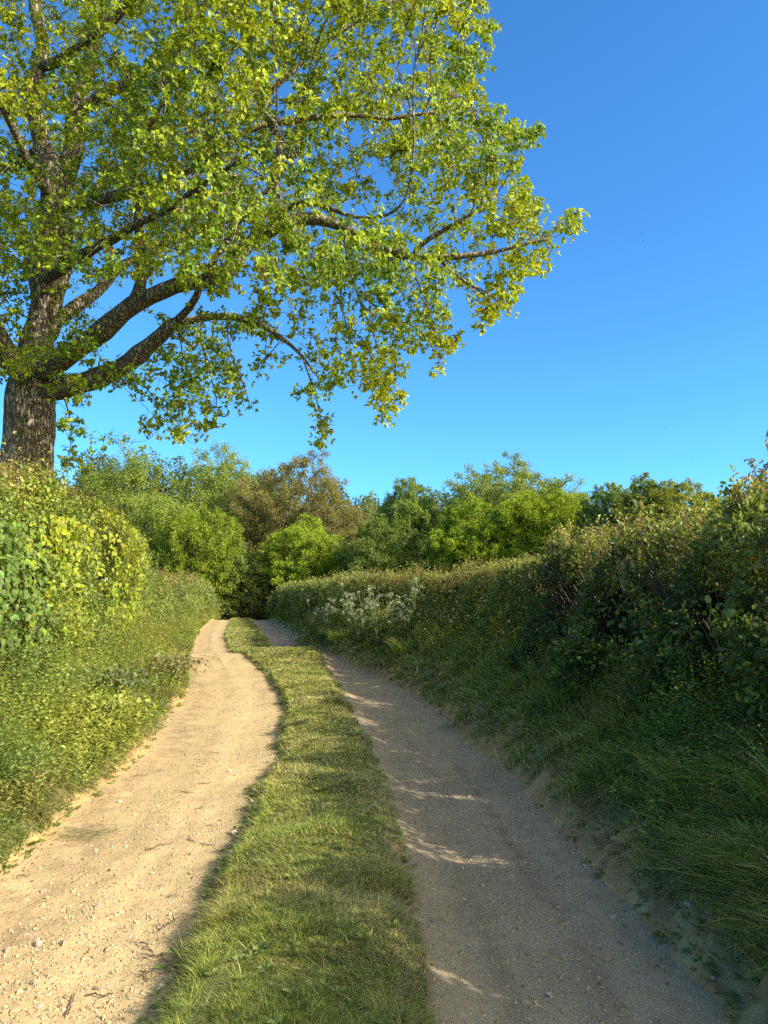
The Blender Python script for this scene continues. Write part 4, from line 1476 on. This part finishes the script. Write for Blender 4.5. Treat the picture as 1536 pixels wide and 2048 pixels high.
def bramble(label, e, Y, n, h, ls, c, seed, name="bramble"):
    r = np.random.default_rng(seed)
    x = float(LL_(Y)) - e
    z = float(lane_z(np.array([x]), np.array([Y]))[0])
    org = np.array([x, Y, z])
    root = empty(name, org, label, "shrub", "low shrubs at the foot of the left hedge")
    L, S = Bag(), Bag()
    for _ in range(n):
        a = r.random() * 6.28
        ln = h * r.uniform(.7, 1.3)
        dr = np.array([math.cos(a) * .7 + .3, math.sin(a) * .7, 0])
        tt = np.linspace(0, 1, 9)
        pts = org + r.normal(size=3) * [.12, .2, 0] + dr * (tt[:, None] * ln * .9) + np.array([0, 0, 1.0]) * (ln * (1.5 * tt - 1.05 * tt ** 2))[:, None]
        add_tube(S, pts, np.linspace(.005, .002, 9), 3, (.13, .07, .05))
        k = 16
        i = r.integers(2, 9, k)
        cc = np.array(c) * r.uniform(.7, 1.3, (k, 1))
        sz = ls * r.uniform(.7, 1.3, k)
        add_leaves(L, pts[i] + r.normal(size=(k, 3)) * .03, r.normal(size=(k, 3)) + [.3, -.1, 0], r.normal(size=(k, 3)) * .4 + [.4, -.3, 1], sz, sz * .62, cc, T_BROAD)
    L.build("leaves", M_LEAF, root, origin=org)
    S.build("stems", M_WOOD, root, origin=org)


bramble("brownish-green low bramble spilling onto the left track edge below the climber column", .45, 11.6, 46, .62, .06, (.2, .21, .07), 41)
bramble("light yellow-green leafy shrub low on the left bank beside the track", .42, 7.6, 34, .42, .06, (.27, .31, .05), 42, "leafy_shrub")
bramble("blue-green leafy bramble under the broad climber curtain", .8, 8.6, 40, .62, .07, (.15, .21, .07), 43)


# --------------------------------------------- weeds in the strip, dead leaves
def weeds():
    L = Bag()
    n = 900
    d = sample_d(n, 2.4, 22, 1.5)
    where = rng.random(n)
    where = np.where((where < .55) & (rng.random(n) < .6), .6 + .4 * rng.random(n), where)
    x = np.where(where < .55, SL(d) + rng.random(n) * (SR(d) - SL(d)), np.where(where < .75, LL(d) - .05 + .07 * rng.random(n), np.where(where < .88, SL(d) - .1 * rng.random(n) ** 2, RR(d) + .25 * rng.random(n))))
    z = lane_z(x, d) + np.where(where < .55, .02, .004)
    c = lerp3((.12, .19, .05), (.2, .25, .06), rng.random(n))
    size = rng.uniform(.012, .036, n)
    for k in range(9):
        a = k * 2.4 + rng.random(n)
        ax = np.stack([np.cos(a), np.sin(a), .15 + .5 * rng.random(n)], 1)
        p = np.stack([x, d, z], 1) + ax * (size * .25)[:, None]
        sz = size * rng.uniform(.7, 1.3, n)
        add_leaves(L, p, ax, np.array([0, 0, 1.0])[None] + .3 * rng.normal(size=(n, 3)), sz, sz * rng.uniform(.35, .7, n), c * rng.uniform(.8, 1.25, (n, 1)), T_BROAD)
    tag(L.build("weeds", M_LEAF), kind="stuff")
    L = Bag()
    n = 2600
    d = sample_d(n, 2.3, 30, 1.5)
    where = rng.random(n)
    e = rng.exponential(.14, n)
    x = np.where(where < .35, LL(d) + e, np.where(where < .5, SL(d) - e * .6, np.where(where < .6, SL(d) + rng.random(n) * (SR(d) - SL(d)), np.where(where < .7, SR(d) + e, RR(d) - e + .15))))
    z = lane_z(x, d) + .006
    sz = rng.uniform(.008, .026, n)
    c = lerp3((.12, .075, .04), (.32, .23, .12), rng.random(n))
    add_leaves(L, np.stack([x, d, z], 1), rng.normal(size=(n, 3)) * [1, 1, .25], np.array([0, 0, 1.0])[None] + .5 * rng.normal(size=(n, 3)), sz, sz * rng.uniform(.15, .7, n), c, T_SIMPLE)
    tag(L.build("leaf_litter", M_WOOD), kind="stuff")


weeds()


# ----------------------------------------------------------- stones and twigs
def stone_mesh(seed, flat=.6):
    r = np.random.default_rng(seed)
    t = (1 + 5 ** .5) / 2
    v = unit(np.array([(-1, t, 0), (1, t, 0), (-1, -t, 0), (1, -t, 0), (0, -1, t), (0, 1, t), (0, -1, -t), (0, 1, -t), (t, 0, -1), (t, 0, 1), (-t, 0, -1), (-t, 0, 1)], float))
    f = np.array([(0, 11, 5), (0, 5, 1), (0, 1, 7), (0, 7, 10), (0, 10, 11), (1, 5, 9), (5, 11, 4), (11, 10, 2), (10, 7, 6), (7, 1, 8), (3, 9, 4), (3, 4, 2), (3, 2, 6), (3, 6, 8), (3, 8, 9), (4, 9, 5), (2, 4, 11), (6, 2, 10), (8, 6, 7), (9, 8, 1)])
    # one subdivision
    mid, nv, nf = {}, list(v), []
    def m_(a, b):
        k = (min(a, b), max(a, b))
        if k not in mid:
            nv.append(unit(nv[a] + nv[b])); mid[k] = len(nv) - 1
        return mid[k]
    for a, b, c in f:
        x, y, z = m_(a, b), m_(b, c), m_(c, a)
        nf += [(a, x, z), (b, y, x), (c, z, y), (x, y, z)]
    v = np.array(nv)
    for _ in range(5):       # knapped flat faces
        d_ = unit(r.normal(size=3)); h = r.uniform(.55, .85)
        s = v @ d_
        v = v - np.clip(s - h, 0, None)[:, None] * d_
    v = v * (1 + .12 * vnoise(v, .6, seed))[:, None] * [1, r.uniform(.6, .9), flat]
    return v, np.array(nf)


def gravel():
    for side in (0, 1):
        B = Bag()
        n = 15000 if side == 0 else 7000
        d = sample_d(n, 2.3, 40, 1.5)
        u = np.clip(rng.normal(.6 if side == 0 else .45, .24, n), .03, .97)
        a, b = (LL(d), SL(d)) if side == 0 else (SR(d), RR(d))
        x = a + u * (b - a)
        p2 = np.stack([x, d], 1)
        keep = rng.random(n) < .45 + .55 * (vnoise(p2, .6, 120) > -.1)
        x, d = x[keep], d[keep]
        n = len(x)
        z = lane_z(x, d)
        s = (.0028 + .006 * rng.random(n) ** 2.6 + .006 * (rng.random(n) < .05)) * (1 + .02 * d)
        O = np.array([(1, 0, 0), (-.9, .2, 0), (.1, 1, 0), (-.1, -1, 0), (.1, .1, .75), (0, 0, -.6)], float)
        F_ = np.array([(0, 2, 4), (2, 1, 4), (1, 3, 4), (3, 0, 4), (2, 0, 5), (1, 2, 5), (3, 1, 5), (0, 3, 5)])
        rot = rng.random(n) * 6.28
        jit = 1 + .3 * rng.normal(size=(n, 6, 3))
        v = O[None] * jit * s[:, None, None]
        ca, sa = np.cos(rot)[:, None], np.sin(rot)[:, None]
        v = np.stack([v[:, :, 0] * ca - v[:, :, 1] * sa, v[:, :, 0] * sa + v[:, :, 1] * ca, v[:, :, 2]], 2)
        v = v + np.stack([x, d, z + s * .15], 1)[:, None]
        f = (F_[None] + (np.arange(n) * 6)[:, None, None]).reshape(-1, 3)
        c = lerp3((.34, .25, .135), (.48, .37, .2), rng.random(n)) * rng.uniform(.7, 1.15, (n, 1))
        B.add(v.reshape(-1, 3), f, np.repeat(c, 6, 0))
        tag(B.build("gravel", M_STONE), kind="stuff")


gravel()


def stones():
    r = np.random.default_rng(61)
    protos = []
    for k in range(6):
        v, f = stone_mesh(80 + k)
        c = [(.5, .41, .28), (.42, .33, .22), (.55, .48, .36), (.38, .29, .18), (.48, .4, .29), (.33, .26, .18)][k]
        o = make_mesh("stone", v, f, M_STONE, col=np.broadcast_to(np.array(c), v.shape), smooth=False)
        protos.append(o)
    used = 0
    def put(x, Y, s, label, group):
        nonlocal used
        o = protos[used] if used < len(protos) else protos[r.integers(6)].copy()
        if used >= len(protos):
            COL.objects.link(o)
        used += 1
        o.location = (x, Y, float(lane_z(np.array([x]), np.array([Y]))[0]) + s * .12)
        o.rotation_euler = (r.normal() * .3, r.normal() * .3, r.random() * 6.28)
        o.scale = (s, s * r.uniform(.75, 1.1), s * r.uniform(.7, 1.1))
        tag(o, label, "stone", group)
    for k in range(44):
        Y = float(sample_d(1, 2.6, 11, 1.3)[0]); u = np.clip(r.normal(.55, .25), .05, .95)
        x = float(LL_(Y) + u * (SL_(Y) - LL_(Y)))
        put(x, Y, r.uniform(.012, .026), "small pale stone lying loose on the sunlit left track", "loose stones on the left track")
    for k in range(26):
        Y = float(sample_d(1, 2.6, 8, 1.3)[0]); u = r.uniform(.1, .95)
        x = float(SR_(Y) + u * (RR_(Y) - SR_(Y)))
        put(x, Y, r.uniform(.01, .02), "small stone lying on the shaded right track", "loose stones on the right track")
    for k in range(22):
        Y = float(sample_d(1, 2.8, 9, 1.2)[0])
        x = float(RR_(Y)) + r.uniform(.03, .3)
        put(x, Y, r.uniform(.014, .03), "stone bedded in the eroded earth face of the right bank", "stones in the right bank's earth face")
    for px, py, s, lab in [(470, 1665, .03, "pale round stone against the strip's left edge, where its shadow begins"), (820, 1745, .05, "largest pale stone on the crumbled right edge of the grass strip"), (75, 1878, .032, "large pale stone at the left picture edge of the track"), (1230, 1730, .03, "white-speckled flint sticking out of the right bank"), (760, 1560, .032, "flat pale stone at the strip's right edge, beyond the largest one")]:
        q = at(px, py, 3.0); t = -CAM_H / (q[2] - CAM_H)
        Y = 3.0 * t; x = q[0] * t
        put(x, Y, s, lab, "distinct larger stones along the lane")


stones()


def twigs():
    r = np.random.default_rng(62)
    for k in range(16):
        Y = float(sample_d(1, 2.9, 8.5, 1.1)[0]); u = r.uniform(.1, .9)
        x = float(LL_(Y) + u * (SL_(Y) - LL_(Y)))
        L_ = r.uniform(.06, .2)
        a = r.normal(0, .5) if r.random() < .7 else r.random() * 3
        m = 6
        tt = np.linspace(-.5, .5, m)
        pts = np.stack([tt * L_ * math.cos(a), tt * L_ * math.sin(a), np.abs(r.normal(size=m)) * .004], 1)
        pts[:, :2] += r.normal(size=(m, 2)) * .006
        B = Bag()
        add_tube(B, pts, np.linspace(.0035, .0018, m), 5, np.array((.13, .09, .055)) * r.uniform(.6, 1.8))
        if r.random() < .6:
            s = pts[3]; e = s + np.array([math.cos(a + .7), math.sin(a + .7), .06]) * L_ * .35
            add_tube(B, np.array([s, .5 * (s + e), e]), [.0022, .0018, .0012], 4, (.13, .09, .055))
        o = B.build("twig", M_WOOD)
        o.location = (x, Y, float(lane_z(np.array([x]), np.array([Y]))[0]) + .006)
        tag(o, "short dry brown twig lying on the pale left track", "twig", "fallen twigs on the left track")


twigs()


def straw_clump():
    r = np.random.default_rng(63)
    q = at(175, 1665, 3.0); t = -CAM_H / (q[2] - CAM_H)
    Y, x = 3.0 * t, q[0] * t
    B = Bag()
    n = 130
    a = r.normal(.1, .6, n)
    c = np.stack([r.normal(0, .09, n), r.normal(0, .07, n)], 1)
    l = r.uniform(.05, .17, n)
    for i in range(n):
        d_ = np.array([math.cos(a[i]), math.sin(a[i])]) * l[i] / 2
        z = abs(r.normal()) * .008
        p = np.array([[c[i, 0] - d_[0], c[i, 1] - d_[1], z], [c[i, 0], c[i, 1], z + .006], [c[i, 0] + d_[0], c[i, 1] + d_[1], abs(r.normal()) * .008]])
        add_tube(B, p, [.0012, .0014, .0008], 3, np.array((.3, .27, .13)) * r.uniform(.6, 1.3))
    o = B.build("dry_grass_clump", M_GRASS)
    o.location = (float(x), float(Y), float(lane_z(np.array([x]), np.array([Y]))[0]) + .006)
    tag(o, "wisp of dry cut grass lying flat near the left edge of the left track", "dry grass")


straw_clump()


def insects():
    r = np.random.default_rng(64)
    labs = ["tiny dark fly, upper of the two close together in the open sky", "tiny dark fly, lower of the two close together in the open sky",
            "tiny fly in the sky just below and right of the oak's lowest right-hand leaves", "tiny fly low in the sky above the right hedge's blue-green tree", "faint tiny fly lowest and furthest right in the sky"]
    for (px, py, Y), lab in zip([(1283, 467, 3.2), (1286, 481, 3.4), (1037, 753, 3.4), (1332, 856, 3.3), (1385, 918, 3.8)], labs):
        q = at(px, py, Y)
        root = empty("flying_insect", q, lab, "insect", "flies in the air over the lane")
        v, f = stone_mesh(5)
        v = unit(v) * [.0022, .0012, .0011]
        o = make_mesh("body", v, f, M_WOOD, root, np.broadcast_to(np.array((.02, .018, .015)), v.shape), smooth=True)
        W = Bag()
        for s in (-1, 1):
            wv = np.array([(0, 0, .001), (.001, s * .002, .002), (-.0006, s * .0042, .0028), (-.002, s * .003, .002), (-.0015, s * .001, .001)])
            W = Bag(); W.add(np.concatenate([wv, wv + [0, 0, .0001]]), np.array([(0, 1, 2), (0, 2, 3), (0, 3, 4), (5, 7, 6), (5, 8, 7), (5, 9, 8)]), (.2, .2, .2))
            W.build("wing", M_WOOD, root)
        root.rotation_euler = (r.normal() * .4, r.normal() * .4, r.random() * 6.28)


insects()

# ---------------------------------------------------------- sky, sun, camera
S = Vector((math.cos(SUN_EL) * SUN_DIR[0], math.cos(SUN_EL) * SUN_DIR[1], math.sin(SUN_EL)))
ld = bpy.data.lights.new("sun", "SUN")
ld.energy = 4.6
ld.angle = R(.5)
ld.color = (1.0, .92, .79)
lo = link("sun", ld)
lo.rotation_euler = S.to_track_quat("Z", "Y").to_euler()
lo.location = (20, -20, 30)

w = bpy.data.worlds.new("World")
scene.world = w
w.use_nodes = True
nt = w.node_tree
nt.nodes.clear()
sky = nt.nodes.new("ShaderNodeTexSky")
sky.sky_type = "NISHITA"
sky.sun_disc = False
sky.sun_elevation = SUN_EL
sky.sun_rotation = math.atan2(S.x, S.y)
sky.altitude = 100
sky.air_density = 1.0
sky.dust_density = 0.2
sky.ozone_density = 2.5
bg = nt.nodes.new("ShaderNodeBackground")
bg.inputs["Strength"].default_value = 0.12
wo = nt.nodes.new("ShaderNodeOutputWorld")
# deep blue away from the sun; unseen sun side boosted warm to fill shade
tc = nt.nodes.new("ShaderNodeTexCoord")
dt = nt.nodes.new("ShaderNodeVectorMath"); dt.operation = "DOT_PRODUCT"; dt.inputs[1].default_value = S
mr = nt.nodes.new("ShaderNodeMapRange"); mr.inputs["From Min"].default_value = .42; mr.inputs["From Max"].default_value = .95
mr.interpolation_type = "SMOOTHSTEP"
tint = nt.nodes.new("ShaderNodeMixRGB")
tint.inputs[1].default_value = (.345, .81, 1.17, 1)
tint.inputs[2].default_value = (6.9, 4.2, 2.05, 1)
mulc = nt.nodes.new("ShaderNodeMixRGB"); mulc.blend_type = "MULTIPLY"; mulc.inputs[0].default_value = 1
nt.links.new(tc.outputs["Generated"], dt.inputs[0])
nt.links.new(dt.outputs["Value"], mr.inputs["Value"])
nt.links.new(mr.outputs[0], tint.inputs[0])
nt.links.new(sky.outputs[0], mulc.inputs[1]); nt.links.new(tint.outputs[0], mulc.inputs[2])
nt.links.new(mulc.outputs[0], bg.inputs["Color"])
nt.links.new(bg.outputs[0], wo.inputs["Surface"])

cd = bpy.data.cameras.new("camera")
cd.sensor_fit = "VERTICAL"
cd.sensor_height = 36
cd.lens = FPX / 2048 * 36
cd.clip_start, cd.clip_end = .05, 5000
co = link("camera", cd)
co.location = (0, 0, CAM_H)
co.rotation_euler = (math.pi / 2 + PITCH, 0, 0)
scene.camera = co

scene.render.engine = "CYCLES"
cy = scene.cycles
cy.max_bounces = 6; cy.diffuse_bounces = 3; cy.glossy_bounces = 2; cy.transmission_bounces = 4; cy.transparent_max_bounces = 8
cy.caustics_reflective = False; cy.caustics_refractive = False
cy.use_adaptive_sampling = True; cy.adaptive_threshold = .012
cy.use_denoising = False
scene.view_settings.view_transform = "Standard"
scene.view_settings.look = "None"
scene.view_settings.exposure = 1.05
scene.view_settings.gamma = 1
